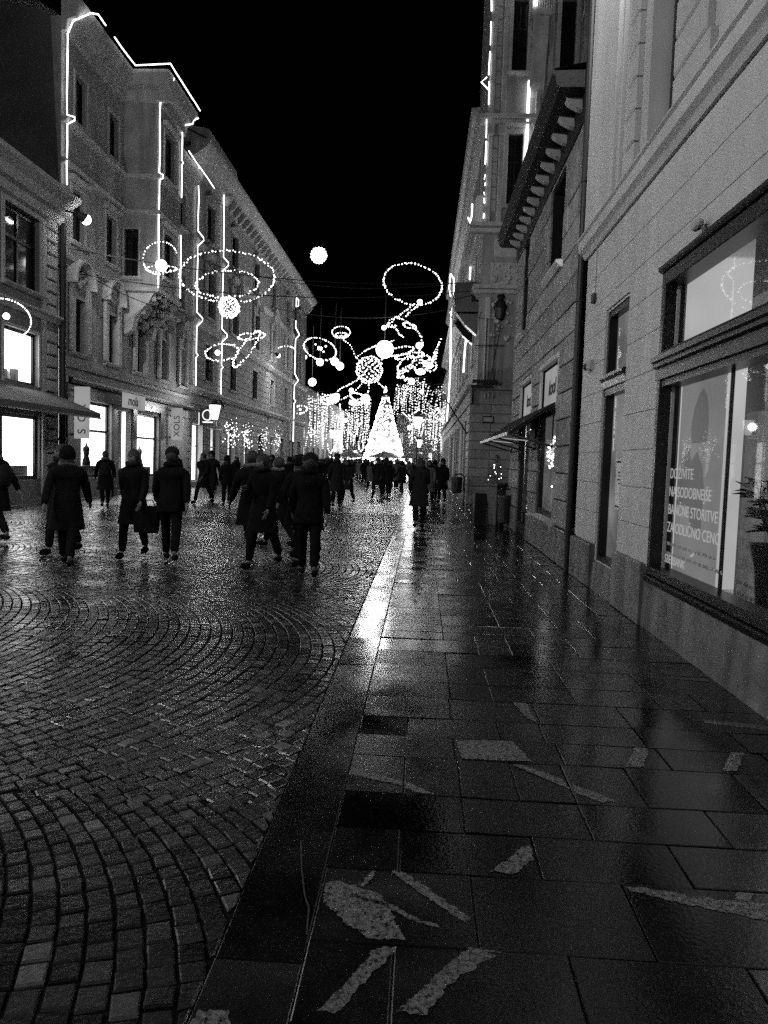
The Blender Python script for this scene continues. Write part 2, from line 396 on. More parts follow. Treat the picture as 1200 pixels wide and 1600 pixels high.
# cobbles: bows of stones laid across the street
st = MB(); st.quad((-12.05,-4,-.017),(KX0,-4,-.017),(KX0,23.2,-.017),(-12.05,23.2,-.017)); street = st.build('street', M['bed'], kind='structure')
bows = [(-4.2,-.6,-2.4,3.2),(-.6,3.35,1.35,2.7),(3.35,8.75,5.9,3.7),(8.75,13.0,10.95,2.7),(13.0,17.25,15.1,2.7),(17.25,23.2,20.2,4.0)]
stones = []
PIT = .104
for (y0,y1,ya,Rb) in bows:
    k = 0
    for k in range(-12, 125):
        t0 = math.asin(max(-.9,(y0-ya)/Rb)); t1 = math.asin(min(.9,(y1-ya)/Rb)); s = t0*Rb + R.uniform(0,.1)
        xo = KX0 + 1.35 - k*PIT
        while s < t1*Rb:
            ln = PIT*R.uniform(.82,1.2); th = (s+ln/2)/Rb
            cx = xo - Rb*(1-math.cos(th)); cy = ya + Rb*math.sin(th); s += ln
            if cx > KX0+.03 or cx < -12.1 or cy > 23.1: continue
            if cx < -.62*cy - 1.6 or cy < .6: continue
            stones.append((cx,cy,th,ln,PIT*math.cos(th)))
def stone(mb, cx, cy, th, ln, wd):
    dx, dy = -math.sin(th), math.cos(th); nx, ny = dy, -dx
    j = R.uniform(.004,.008); th += R.gauss(0,.05); dx, dy = -math.sin(th), math.cos(th); nx, ny = dy, -dx
    a, b = ln/2-j*.5, wd/2-j*.5-.001
    z = R.uniform(-.007,.0); tx, ty = R.gauss(0,.02), R.gauss(0,.02)
    cor = []
    for (p,q) in ((-1,-1),(1,-1),(1,1),(-1,1)):
        p2, q2 = p*a*R.uniform(.9,1.02), q*b*R.uniform(.9,1.02); cor.append((p2,q2))
    lv = []
    for (k, zz) in ((1.0,-.03),(1.0,-.007),(.86,0)):
        for (p,q) in cor:
            X = cx+dx*p*k+nx*q*k; Y = cy+dy*p*k+ny*q*k; lv.append((min(X,KX0-.004-(.008 if zz > -.005 else 0)),Y,zz+z+(tx*p*k+ty*q*k if zz > -.03 else 0)))
    f = [(8,9,10,11)]
    for r in (0,4):
        f += [(r+i, r+(i+1)%4, r+4+(i+1)%4, r+4+i) for i in range(4)]
    u = R.random(); mb.tone = R.uniform(.55,1.45) if u > .08 else R.uniform(2.2,8.0)
    mb.add(lv, f)
stones.sort(key=lambda s: (s[0]**2+s[1]**2) if (abs(math.atan2(s[0],s[1])+YAW+.01) < .475 and s[1] > 1.9) else 1e6+s[1])
for s in stones[:300]:
    mb = MB(); stone(mb, *s); mb.build('cobble', M['cobble'], street, tone=True)
mb = MB()
for s in stones[300:]: stone(mb, *s)
mb.build('cobbles', M['cobble'], street, tone=True, kind='stuff')
mb = MB(); mb.quad((-12.05,23.2,-.006),(KX0,23.2,-.006),(KX0,95,-.006),(-12.05,95,-.006))
M['cobfar'] = mat('distant_wet_cobbles', .022, .3, .4, 6, .03, 9, spec=.5, rvar=.05)
mb.build('street_surface', M['cobfar'], street)

# pavement slabs
pb = MB(); pb.quad((KX0,-4,-.012),(PX1,-4,-.012),(PX1,75,-.012),(KX0,75,-.012)); pavement = pb.build('pavement', M['grout'], kind='structure')
rows = [1.25,1.65,2.05,2.43,2.89,3.23,3.59,4.06,4.38,4.71,5.12,5.5,5.98,6.4,6.87]
while rows[-1] < 74: rows.append(rows[-1]+R.choice([.30,.36,.42,.46,.52]))
fixed = {2:[-.04,.55,1.14,1.73],3:[.25,.85,1.44,2.03],4:[-.04,.54,1.14,1.73,2.32],5:[.25,.82,1.43,2.03],6:[-.04,.25,.54,.82,1.17,1.75,2.3],7:[.24,.85,1.44,2.05],8:[-.04,.53,.80,1.4,2.0],9:[.24,.82,1.4]}
def slab(mb, x0,x1,y0,y1, j=.0035):
    z = R.uniform(-.0025,.0); tx = R.gauss(0,.0016); ty = R.gauss(0,.0016); ch = .004
    P = []
    for (k,zz) in ((0,-.02),(0,-.003),(ch,0)):
        for (x,y,sx,sy) in ((x0+j,y0+j,1,1),(x1-j,y0+j,-1,1),(x1-j,y1-j,-1,-1),(x0+j,y1-j,1,-1)):
            X, Y = x+sx*k, y+sy*k; P.append((X,Y,zz+z+tx*sx+ty*sy))
    mb.tone = R.uniform(.3,1.9)
    mb.add(P, [(8,9,10,11)]+[(r+i, r+(i+1)%4, r+4+(i+1)%4, r+4+i) for r in (0,4) for i in range(4)])
slabs = []; G = .2945
for i in range(len(rows)-1):
    y0, y1 = rows[i], rows[i+1]
    if i in fixed: cuts = [KX1]+fixed[i]+[PX1]
    else:
        cuts = [KX1]; 
        while cuts[-1] < PX1-.35: cuts.append(cuts[-1]+G*R.choice([1,2,2,2,3]))
        cuts[-1] = PX1
    for a, b in zip(cuts, cuts[1:]): slabs.append((a,b,y0,y1))
big = MB()
for n, s in enumerate(slabs):
    if n < 270: mb = MB(); slab(mb,*s); mb.build('paving_slab', M['slab'], pavement, tone=True)
    else: slab(big,*s)
big.build('paving_slabs', M['slab'], pavement, tone=True, kind='stuff')
big = MB(); y = -.2; n = 0
for e in [1.15,2.31,3.18,4.04,4.9,5.9]:
    mb = MB(); slab(mb,KX0,KX1,y,e,.002); mb.build('kerb_stone', M['kerb'], pavement, tone=True); y = e
while y < 74:
    e = y+R.uniform(.85,1.15); n += 1
    mb = MB() if n < 24 else big; slab(mb,KX0,KX1,y,e,.002)
    if n < 24: mb.build('kerb_stone', M['kerb'], pavement, tone=True)
    y = e
big.build('kerb_stones', M['kerb'], pavement, tone=True, kind='stuff')
# pale veins running through single slabs
veins = [[(-.322,2.772),(-.26,2.79),(-.19,2.751),(-.12,2.73),(-.089,2.69),(-.048,2.595),(-.03,2.53),(.0,2.462),(-.131,2.449),(-.17,2.50),(-.204,2.512),(-.27,2.60),(-.313,2.647)],
 [(-.099,2.408),(-.034,2.414),(-.069,2.333),(-.12,2.25),(-.191,2.102),(-.26,2.106),(-.20,2.20)],
 [(.221,2.436),(.325,2.426),(.23,2.34),(.139,2.248),(.067,2.111),(-.019,2.124),(.04,2.2),(.12,2.32)],
 [(-.067,2.88),(-.016,2.88),(.10,2.75),(.235,2.60),(.21,2.575),(.06,2.73)],
 [(.497,3.145),(.53,3.151),(.525,3.05),(.46,2.95),(.42,2.916),(.33,2.925),(.42,3.03)],
 [(.865,2.875),(.93,2.872),(1.1,2.835),(1.243,2.817),(1.39,2.815),(1.40,2.66),(1.33,2.70),(1.166,2.744),(.994,2.799),(.873,2.844)],
 [(1.295,2.878),(1.363,2.878),(1.324,2.82),(1.264,2.81)],
 [(.552,4.022),(.60,4.03),(.653,3.992),(.80,3.86),(.815,3.74)],[(.832,3.80),(.93,3.73),(1.019,3.636),(.944,3.613),(.832,3.71)],
 [(-.325,3.865),(-.285,3.847),(-.046,3.727),(-.046,3.681),(-.325,3.784)],
 [(-.030,3.729),(.121,3.605),(.057,3.600),(-.030,3.652)],
 [(1.322,4.375),(1.40,4.367),(1.287,4.091),(1.184,4.07)],[(1.876,4.37),(1.958,4.37),(1.802,4.096),(1.714,4.085)],
 [(.252,4.361),(.595,4.372),(.666,4.081),(.279,4.068)],
 [(2.048,5.97),(2.349,5.91),(2.311,5.85),(2.018,5.89)],[(1.933,4.935),(2.319,4.869),(2.28,4.782),(1.909,4.87)],
 [(.69,5.11),(.78,5.11),(.79,4.73),(.74,4.80)],[(-.167,2.767),(-.125,2.88),(-.151,2.88),(-.186,2.765)],
 [(-.21,2.71),(-.06,2.66),(.02,2.59),(.12,2.55),(.12,2.54),(.01,2.57),(-.07,2.64),(-.21,2.69)],
 [(-.62,2.0),(-.5,2.02),(-.52,2.08),(-.61,2.07)]]
for vpoly in veins:
    mb = MB(); out = []
    for (a,b),(c,d) in zip(vpoly, vpoly[1:]+vpoly[:1]):
        n = max(2, int(math.hypot(c-a,d-b)/.012))
        for k in range(n):
            t = k/n; jt = .007
            out.append((a+(c-a)*t+R.uniform(-jt,jt), b+(d-b)*t+R.uniform(-jt,jt)))
    mb.add([(x,y,.0022) for x,y in out], [tuple(range(len(out)))]); mb.build('stone_vein', M['vein'], pavement)
mb = MB()
for a,b in (((-.468,3.075),(-.43,2.86)),((-.43,2.86),(-.388,2.68)),((-.388,2.68),(-.36,2.60)),((-.36,2.60),(-.345,2.45))):
    d = Vector((b[0]-a[0],b[1]-a[1],0)).normalized()*.003; n = Vector((-d.y,d.x,0))
    mb.quad((a[0]+n.x,a[1]+n.y,.0042),(a[0]-n.x,a[1]-n.y,.0042),(b[0]-n.x,b[1]-n.y,.0042),(b[0]+n.x,b[1]+n.y,.0042))
mb.build('stone_vein', M['grout'], pavement)
lf = MB()
for (x,y) in ((.02,9.2),(-.02,8.7),(.05,9.6)):
    lf.add([(x,y,.003),(x+.03,y+.05,.012),(x+.0,y+.11,.004),(x-.04,y+.05,.010)], [(0,1,2,3)]); lf.tube([(x,y,.003),(x-.01,y-.08,.01)],.003,4)
tag(lf.build('leaf_litter', M['leaf'], loc=(0,9,0)), 'small dark fallen leaves on the bright wet pavement by the kerb', 'leaves', kind='stuff')

# ------------------------------------------------------------------ right side, nearest house: pale plaster, big shop window
F = FR(2.42)
b1 = thing('corner_shop_house', (2.42,4,0), 'pale plastered house with a large lit shop window, nearest on the right', 'building')
SW = (3.3,7.86,.56,3.66); DO = (9.15,10.25,.40,3.74)
ops = [SW, DO]
mb = MB(); wall(mb, F, -8, 11.62, 0, 5.0, ops, .22)
UW = [(7.75,8.85,5.2,8.2),(3.2,4.6,5.2,8.2)]
wall(mb, F, -8, 11.62, 5.0, 14, UW, .30)
mb.quad((2.42,11.62,0),(9,11.62,0),(9,11.62,14),(2.42,11.62,14)); mb.quad((2.42,-8,14),(9,-8,14),(9,11.62,14),(2.42,11.62,14)); mb.quad((9,-8,0),(9,11.62,0),(9,11.62,14),(9,-8,14)); mb.quad((2.42,-8,0),(9,-8,0),(9,-8,14),(2.42,-8,14))
mb.build('wall', M['plaster'], b1)
# ashlar facing panels with fine joints
PLI = .62
ashlar(b1, F, -2, 11.60, PLI, 4.80, .44, 1.55, M['plaster'], .006, .002, .022, .003, ops=[(SW[0]-.02,SW[1]+.02,SW[2]-.05,SW[3]+.04),(DO[0]-.02,DO[1]+.02,0,DO[3]+.03)], name='facing_panel', jit=.0, seed=3)
# string course
mb = MB(); mb.extr(F,-8,11.66,[(4.80,.0),(4.80,.06),(4.86,.10),(4.90,.16),(5.03,.17),(5.05,.20),(5.07,.20),(5.09,.0)]); mb.build('string_course', M['plaster'], b1)
# plinth blocks
for (a0,a1,h) in ((7.92,8.5,.66),(8.5,9.09,.66),(10.31,10.95,.60),(10.95,11.62,.60)):
    mb = MB(); mb.tone=1; mb.fbox(F,a0+.003,a1-.003,0,h,.0,.085,.01); mb.build('plinth_block', M['plinth'], b1)
a = 3.0
while a > -2.2:
    mb = MB(); mb.fbox(F,a-1.6+.003,a-.003,0,.66,.0,.085,.01); mb.build('plinth_block', M['plinth'], b1); a -= 1.6
mb = MB(); mb.extr(F,3.0,7.915,[(0,.0),(0,.05),(.47,.035),(.50,.0)]); mb.build('plinth_panel', M['plinth'], b1)
mb = MB(); mb.extr(F,9.10,10.30,[(0,.0),(0,.05),(.36,.035),(.385,.0)]); mb.build('plinth_panel', M['plinth'], b1)
# big shop window: frame with a heavy transom
dp = MB(); a0,a1,v0,v1 = SW
dp.fbox(F,a1-.10,a1-.002,v0,v1,-.17,.035,.01).fbox(F,a0,a0+.13,v0,v1,-.17,.035,.01).fbox(F,a0+.13,a1-.10,v1-.14,v1-.002,-.17,.033,.01).fbox(F,a0+.13,a1-.10,v0+.002,v0+.09,-.17,.033,.01)
dp.extr(F,a0+.002,a1-.002,[(2.50,-.17),(2.50,.02),(2.56,.02),(2.57,.05),(2.68,.05),(2.70,.085),(2.735,.085),(2.75,.11),(2.80,.11),(2.82,.04),(2.86,.03),(2.86,-.17)])
dp.extr(F,a0-.05,a1+.03,[(3.665,.0),(3.665,.05),(3.685,.07),(3.72,.07),(3.73,.0)])
dp.extr(F,a0-.05,a1+.03,[(v0-.07,.0),(v0-.07,.05),(v0-.02,.07),(v0,.07),(v0,.0)])
shopwin = dp.build('shop_window', M['dark_paint'], b1)
for q_ in ((a1-.13,a1-.102,v0+.09,2.50),(a1-.13,a1-.102,2.86,v1-.14),(6.27,6.285,v0+.09,2.50)):
    mb = MB(); mb.fbox(F,*q_,-.115,-.085); mb.build('glazing_bead', M['dark_paint'] if q_[0] < 7 else M['trim'], shopwin)
for (p,q) in ((v0+.09,2.50),(2.86,v1-.14)):
    mb = MB(); mb.quad(F(a0+.13,p,-.10),F(a1-.10,p,-.10),F(a1-.10,q,-.10),F(a0+.13,q,-.10)); mb.build('pane', M['bigglass'], shopwin)
# lit room behind
mb = MB(); X0,X1,Y0,Y1,Z0,Z1 = 2.62,6.6,3.2,10.28,.38,3.9
mb.quad((X0,Y0,Z1),(X1,Y0,Z1),(X1,Y1,Z1),(X0,Y1,Z1)).quad((X1,Y0,Z0),(X1,Y1,Z0),(X1,Y1,Z1),(X1,Y0,Z1)).quad((X0,Y0,Z0),(X1,Y0,Z0),(X1,Y0,Z1),(X0,Y0,Z1)).quad((X0,Y1,Z0),(X1,Y1,Z0),(X1,Y1,Z1),(X0,Y1,Z1))
for (p,q,r,t) in ((7.90,9.12,Z0,Z1),(Y0,3.42,Z0,Z1),(10.24,Y1,Z0,Z1),(3.42,7.90,3.66,Z1),(9.12,10.24,3.70,Z1)):
    mb.quad((X0,p,r),(X0,q,r),(X0,q,t),(X0,p,t))
mb.build('room_wall', M['room_wall'], b1)
mb = MB(); mb.quad((X0,Y0,Z0+.02),(X1,Y0,Z0+.02),(X1,Y1,Z0+.02),(X0,Y1,Z0+.02)); mb.build('room_floor', M['room_floor'], b1)
mb = MB(); mb.box(2.66,4.6,8.05,8.16,.40,3.88); mb.build('partition', emit('partition_added_glow', .55, True, .2), b1)  # emission added to the partition to brighten the room behind the pane
mb = MB(); mb.box(3.0,3.30,6.75,7.15,.40,3.88); mb.build('room_pillar', mat('grey_pillar_paint',.34,.6,.15,2), b1)
mb = MB(); mb.box(2.70,2.706,6.85,8.0,.60,2.62); mb.build('translucent_screen', emit('screen_added_glow', .24, True, .25), b1)  # screen glows by added emission, in place of room light through it
for (x,y,l) in ((4.3,5.6,1.2),(4.9,7.3,1.0),(5.4,8.9,1.0),(3.5,9.5,.6),(5.2,4.2,1.0)):
    mb = MB(); mb.box(x-.06,x+.06,y-l/2,y+l/2,3.80,3.86); mb.build('ceiling_light', E['strip'], b1)
# office fittings seen through the pane
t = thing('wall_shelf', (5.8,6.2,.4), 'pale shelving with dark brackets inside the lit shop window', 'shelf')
mb = MB(); mb.box(6.2,6.58,5.2,7.6,.42,2.7); mb.build('cabinet', emit('cabinet_added_glow', .38, True, .3), t)  # cabinet given emission to brighten the back of the room
for z in (1.0,1.45,1.9,2.3):
    mb = MB(); mb.box(6.02,6.22,5.2,7.6,z,z+.03); mb.build('shelf', M['dark_paint'], t)
t = thing('reception_desk', (5.0,5.0,.4), 'white desk standing inside the lit shop', 'desk')
mb = MB(); mb.box(4.7,5.4,4.2,5.9,1.12,1.16); mb.build('desktop', M['room_wall'], t)
mb = MB(); mb.box(4.75,4.80,4.25,5.85,.40,1.12); mb.build('front_panel', mat('desk_front',.45,.5,.05,3), t)
for (x,y) in ((4.78,4.3),(5.3,4.3),(4.9,5.82),(5.3,5.8)):
    mb = MB(); mb.box(x,x+.05,y-.02,y+.03,.40,1.12); mb.build('leg', M['dark_paint'], t)
t = thing('wall_lamp', (4.45,7.9,2.1), 'small cup-shaped lit lamp inside the shop', 'lamp')
mb = MB(); mb.lathe((4.3,7.98,1.95),[(.02,0),(.04,.02),(.06,.06),(.07,.08)],14); mb.build('shade', E['sign'], t)
mb = MB(); mb.tube([(4.3,8.05,1.9),(4.3,7.98,1.95)],.012,6); mb.build('bracket', M['lamp_body'], t)
# vinyl lettering on the pane (read along -Y seen from the street)
lt = thing('window_lettering', (2.51,7.4,.6), 'white advertising lettering stuck on the shop pane, lower left', 'lettering')
tx = 2.512
for (s_, z, sz) in (('DOŽIVITE', 1.635, .145), ('NAJSODOBNEJŠE', 1.455, .145), ('BANČNE STORITVE', 1.275, .145), ('ZA ODLIČNO CENO', 1.095, .145)):
    text_mesh(s_, sz, 'text_line', M['vinyl'], lt, (tx,7.66,z-.06), (0,-1,0), (0,0,1), depth=.0008, bold=.0)
for (z_, l_) in ((.90,1.15),(.80,1.3)):
    y_ = 7.64
    while y_ > 7.64-l_:
        q_ = R.uniform(.06,.16); mb = MB(); mb.quad((tx,y_,z_),(tx,y_-q_,z_),(tx,y_-q_,z_+.032),(tx,y_,z_+.032)); mb.build('faint_text_line', film('thin_vinyl_print', .6), lt); y_ -= q_+.03
text_mesh('SBERBANK', .12, 'text_line', M['vinyl'], lt, (tx,7.68,.72), (0,-1,0), (0,0,1), depth=.0008)
mb = MB(); mb.quad((tx,7.0,.86),(tx,6.9,.90),(tx,6.86,.92),(tx,6.92,.86)); mb.build('swoosh', M['vinyl'], lt)
# pot plant
def leafshape(mb, base, dirv, L_, Wd):
    d = Vector(dirv).normalized(); s_ = d.cross(Vector((0,0,1)));
    if s_.length < .1: s_ = Vector((1,0,0))
    s_.normalize(); n = s_.cross(d); b = Vector(base); P = []
    pr = [(0,.02),(.2,.55),(.45,1),(.7,.85),(.9,.4),(1,.02)]
    for t_, w in pr:
        c = b+d*L_*t_ + Vector((0,0,-.25*L_*t_*t_)); P += [c - s_*Wd*w*.5 + n*.006*w, c - n*.01*w, c + s_*Wd*w*.5 + n*.006*w]
    f = []
    for i in range(len(pr)-1): f += [(3*i,3*i+1,3*i+4,3*i+3),(3*i+1,3*i+2,3*i+5,3*i+4)]
    mb.add(P, f)
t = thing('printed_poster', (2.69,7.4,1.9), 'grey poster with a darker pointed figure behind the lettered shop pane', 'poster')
PM = emit('grey_print_added_glow', .15, True, .2)  # faint glow put into the print to go with the glowing screen
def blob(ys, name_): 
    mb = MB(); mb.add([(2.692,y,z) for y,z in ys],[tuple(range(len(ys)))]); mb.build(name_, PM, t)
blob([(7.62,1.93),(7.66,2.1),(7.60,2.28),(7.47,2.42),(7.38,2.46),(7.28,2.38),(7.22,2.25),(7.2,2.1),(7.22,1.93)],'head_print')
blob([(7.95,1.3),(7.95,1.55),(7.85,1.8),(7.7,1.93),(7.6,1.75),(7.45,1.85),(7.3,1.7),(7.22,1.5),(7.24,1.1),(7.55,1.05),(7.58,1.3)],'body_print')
px_, py_ = 2.95, 6.34
pt = thing('rubber_plant', (px_,py_,.55), 'dark broad-leaved pot plant behind the shop pane at the right edge', 'plant')
mb = MB(); mb.lathe((px_,py_,.50),[(.10,0),(.10,.05),(.13,.35),(.17,.52),(.18,.56),(.16,.56),(.15,.50)],18); mb.build('pot', M['dark_paint'], pt)
mb = MB(); mb.box(px_-.16,px_+.16,py_-.16,py_+.16,.40,.50); mb.build('stand', M['dark_paint'], pt)
tr = MB()
rr = random.Random(5)
for k in range(7):
    a = rr.uniform(0,6.28); p = [(px_,py_,1.05)]
    for q in range(4): p.append((px_+math.cos(a)*(.03+.05*q), py_+math.sin(a)*(.03+.05*q), 1.05+.13*(q+1)*rr.uniform(.8,1.1)))
    tr.tube(p,[.014,.012,.010,.008,.005],5)
    for q in range(1,5):
        for s_ in (0,1,2):
            b = a+rr.uniform(-2,2); mb = MB(); leafshape(mb, p[q], (math.cos(b),math.sin(b),rr.uniform(.0,.9)), rr.uniform(.12,.2), rr.uniform(.05,.08)); mb.build('leaf', M['leaf'], pt)
tr.build('stem', M['leaf'], pt)
# door bay
mb = MB(); a0,a1,v0,v1 = DO
mb.fbox(F,a0,a0+.08,v0,v1,-.13,-.01).fbox(F,a1-.08,a1,v0,v1,-.13,-.01).fbox(F,a0+.08,a1-.08,v1-.08,v1,-.13,-.015).fbox(F,a0+.08,a1-.08,v0,v0+.07,-.13,-.015)
mb.extr(F,a0-.02,a1+.02,[(2.62,-.13),(2.62,.0),(2.70,.005),(2.72,.02),(2.80,.04),(2.84,.07),(2.88,.07),(2.89,-.13)])
dr = mb.build('door', M['dark_paint'], b1)
for (p,q,r,m_) in ((v0+.07,2.62,.07,'frosted'),(2.89,v1-.08,.07,'frosted')):
    mm = MB(); mm.quad(F(a0+.08,p,-r),F(a1-.08,p,-r),F(a1-.08,q,-r),F(a0+.08,q,-r)); mm.build('pane', M['bigglass'], dr)
mm = MB(); mm.quad(F(a0+.08,v0+.07,-.12),F(a1-.08,v0+.07,-.12),F(a1-.08,v1-.08,-.12),F(a0+.08,v1-.08,-.12)); mm.build('blind', E['win_soft'], dr)  # blind emits by itself, room light through it put into its surface
nt_ = thing('door_notice', F(9.45,1.6,-.145), 'white printed notice taped to the narrow glass door', 'notice')
mb = MB(); mb.fbox(F,9.30,9.66,1.14,1.78,-.067,-.063); mb.build('sheet', M['paper'], nt_)
mb = MB(); mb.fbox(F,9.32,9.64,1.73,1.755,-.0625,-.061).fbox(F,9.32,9.64,1.165,1.185,-.0625,-.061)
for k, l in enumerate((.18,.12,.2,.1)): mb.fbox(F,9.48-l/2,9.48+l/2,1.60-k*.045,1.615-k*.045,-.0625,-.061)
mb.build('print', M['ink'], nt_)
# upper windows with block surrounds
for (a0,a1,v0,v1) in UW:
    window(b1, F, a0, a1, v0, v1, .28, (1,1), 0, None, sill=False, lit=True, litm='jambglow', fw_=.09)
    for s_ in (0,1):
        z = 5.14; n = 0
        while z < 9.4:
            w_ = .95 if n % 2 == 0 else .86
            p, q = (a0-w_, a0-.02) if s_ == 0 else (a1+.02+.30, a1+.30+.40)
            if s_ == 1: p, q = a1+.28, a1+.28+(.42 if n % 2 == 0 else .36)
            mb = MB(); mb.fbox(F,p,q,z+.012,z+.36,.002,.085,.02); mb.build('quoin_block', M['plaster'], b1); z += .37; n += 1
mb = MB(); mb.fbox(F,10.05,11.60,5.10,13.5,.002,.10,.01).fbox(F,9.93,10.05,5.10,13.5,.002,.05,.01); mb.build('corner_pilaster', M['plaster'], b1)
# small fittings on the pale wall
t = thing('wall_camera', F(10.95,3.1,0), 'small dark dome camera on the pale wall beside the drainpipe', 'camera')
mb = MB(); mb.fbox(F,10.84,11.02,3.06,3.20,.02,.10,.02); mb.build('housing', M['trim'], t)
mb = MB(); mb.sphere(F(11.04,3.12,.08),.055,12,8); mb.build('lens', M['black_metal'], t)
t = thing('junction_box', F(11.1,4.1,0), 'small grey square box high on the pale wall', 'box')
mb = MB(); mb.fbox(F,10.90,11.02,4.02,4.15,.02,.08,.01); mb.build('box_cover', M['lamp_body'], t)
mb = MB(); mb.tube([F(10.96,4.15,.035),F(10.96,4.80,.035)],.008,5); mb.build('conduit', M['trim'], t)
t = thing('roller_shutter_bracket', F(6.9,3.74,.1), 'small rounded bracket on top of the shop window frame', 'bracket')
mb = MB(); mb.sphere(F(6.75,3.80,.10),.05,10,6,(1,2,1)); mb.build('bracket_cover', M['trim'], t)

# drainpipe between the houses
t = thing('drainpipe', (2.36,11.72,0), 'thick dark drainpipe between the pale house and the rough stone house', 'drainpipe')
mb = MB(); mb.tube([(2.33,11.74,.0),(2.33,11.74,4.7),(2.30,11.74,9.5)],.055,10); mb.build('pipe', M['black_metal'], t)
for z in (.6,2.3,4.2,6.0):
    mb = MB(); mb.tube([(2.33,11.74,z),(2.33,11.74,z+.05)],.07,10); mb.build('clamp', M['black_metal'], t)

# ------------------------------------------------------------------ right side, second house: rough stone
F = FR(2.40)
b2 = thing('rough_stone_house', (2.4,16,0), 'dark rough stone house with a bracketed cornice and a striped shop awning', 'building')
opA = (13.55,15.45,.72,3.62); opB = (16.75,18.55,.20,3.70); upA = (13.7,15.1,5.35,7.0); upB=(18.2,19.0,4.9,7.1)
ops = [opA, opB, upA, upB]
mb = MB(); wall(mb, F, 11.85, 20.35, 0, 7.4, ops, .3)
mb.quad((2.4,20.35,0),(10,20.35,0),(10,20.35,7.4),(2.4,20.35,7.4))
mb.build('wall', M['rough_stone'], b2)
ashlar(b2, F, 11.87, 20.33, .62, 7.10, .46, 1.15, M['rough_stone'], .022, .002, .035, .012, ops=[(o[0]-.03,o[1]+.03,o[2]-.03,o[3]+.03) for o in ops], seed=8, wj=.02, jit=.3)
for (a0,a1) in ((11.87,13.5),(15.5,16.7),(18.6,20.33)):
    mb = MB(); mb.fbox(F,a0+.01,a1-.01,0,.60,.002,.07,.02); mb.build('plinth_block', M['plinth'], b2)
mb = MB(); mb.fbox(F,13.5,15.5,.0,.60,.002,.055,.02); mb.build('plinth_block', M['plinth'], b2)
window(b2, F, *opA[:2], .72, 2.72, .05, (0,0), 0, None, sill=True, lit=True, litm='win_soft', fw_=.1)
window(b2, F, *opB[:2], .20, 2.72, .05, (1,0), 0, None, sill=False, lit=True, litm='win_soft', fw_=.1)
window(b2, F, *upA, .28, (0,1), 0, None, sill=True, glassm='darkglass')
window(b2, F, *upB, .03, (0,1), 0, None, sill=True, lit=True, litm='jambglow')  # glow added for the pale lit strip near this corner
for (o, tx_) in ((opA,'kool'), (opB,'kool')):
    t = thing('shop_signboard', F(o[0]+.5,3.1,0), ('pale signboard over the nearer window of the rough stone house' if o is opA else 'pale signboard over the farther door of the rough stone house'), 'signboard')
    mb = MB(); mb.fbox(F,o[0]+.02,o[1]-.02,2.86,3.56,-.07,-.04); mb.build('board', E['sign'], t)
    mb = MB(); mb.fbox(F,o[0]-.10,o[1]+.10,3.60,3.70,-.02,.07,.01).fbox(F,o[0]-.10,o[0]-.0,2.75,3.60,-.02,.05,.01).fbox(F,o[1]+.0,o[1]+.10,2.75,3.60,-.02,.05,.01).fbox(F,o[0],o[1],2.72,2.84,-.2,.03,.01); mb.build('surround', M['trim'], t)
    text_mesh(tx_, .42, 'lettering', M['ink'], t, F(o[1]-.55,3.05,-.035), (0,-1,0), (0,0,1), shear=.25, depth=.004, bold=.004)
# stars and baubles inside the windows
for (y, z, n_) in ((14.6,1.9,36),(17.4,1.2,30)):
    t = thing('window_fairy_lights', F(y,z,-.35), ('cluster of fairy lights in the nearer window of the stone house' if y < 15 else 'hanging fairy light string in the farther shop door of the stone house'), 'fairy lights')
    mb = MB()
    for k in range(n_):
        if y < 15: mb.octa(F(y+R.gauss(0,.3), z+R.gauss(0,.18), -.09+R.uniform(-.02,.02)), R.uniform(.012,.03))
        else: mb.octa(F(y+.05*math.sin(k)+R.uniform(-.05,.05), .6+k*.07, -.09), R.uniform(.015,.03))
    mb.build('bulbs', E['bulb'], t, kind='stuff')
# cornice with brackets
mb = MB(); mb.extr(F,11.86,20.38,[(7.08,.0),(7.08,.07),(7.16,.09),(7.30,.09),(7.46,.10),(7.46,.50),(7.50,.56),(7.62,.58),(7.66,.62),(7.70,.62),(7.72,.0)]); mb.build('cornice', M['rough_stone'], b2)
y = 12.25
while y < 20.2:
    mb = MB(); mb.extr(F,y-.08,y+.08,[(7.28,.09),(7.30,.16),(7.36,.28),(7.41,.34),(7.455,.34),(7.455,.09)]); mb.build('bracket', M['trim'], b2); y += .62
mb = MB(); mb.quad((1.80,11.85,7.73),(10,11.85,9.4),(10,20.4,9.4),(1.80,20.4,7.73)); mb.quad((1.80,20.4,7.73),(10,20.4,9.4),(10,20.4,7.0),(2.35,20.4,7.4)); mb.build('roof', M['roof'], b2)

# awning
aw = thing('shop_awning', (1.9,16.5,2.5), 'dark pitched awning on thin iron struts over the stone house shopfront', 'awning')
mb = MB(); z0,z1 = 2.83,2.26
mb.add([(2.36,13.7,z0),(1.55,13.7,z1),(1.55,20.0,z1),(2.36,20.0,z0),(2.36,13.7,z0-.03),(1.55,13.7,z1-.03),(1.55,20.0,z1-.03),(2.36,20.0,z0-.03)],
       [(0,1,2,3),(7,6,5,4),(0,4,5,1),(1,5,6,2),(2,6,7,3)]); mb.build('canopy', M['cloth_mid'], aw)
mb = MB(); mb.box(1.52,1.56,13.68,20.02,z1-.05,z1+.01); mb.build('front_bar', M['lamp_body'], aw)
for y in (13.72,15.8,17.9,19.98):
    mb = MB(); mb.tube([(1.56,y,z1-.03),(2.36,y,2.02)],.02,6).tube([(2.35,y,1.98),(2.35,y,z0-.05)],.014,5).tube([(1.56,y,z1-.04),(2.36,y,z0-.05)],.018,5); mb.build('strut', M['black_metal'], aw)
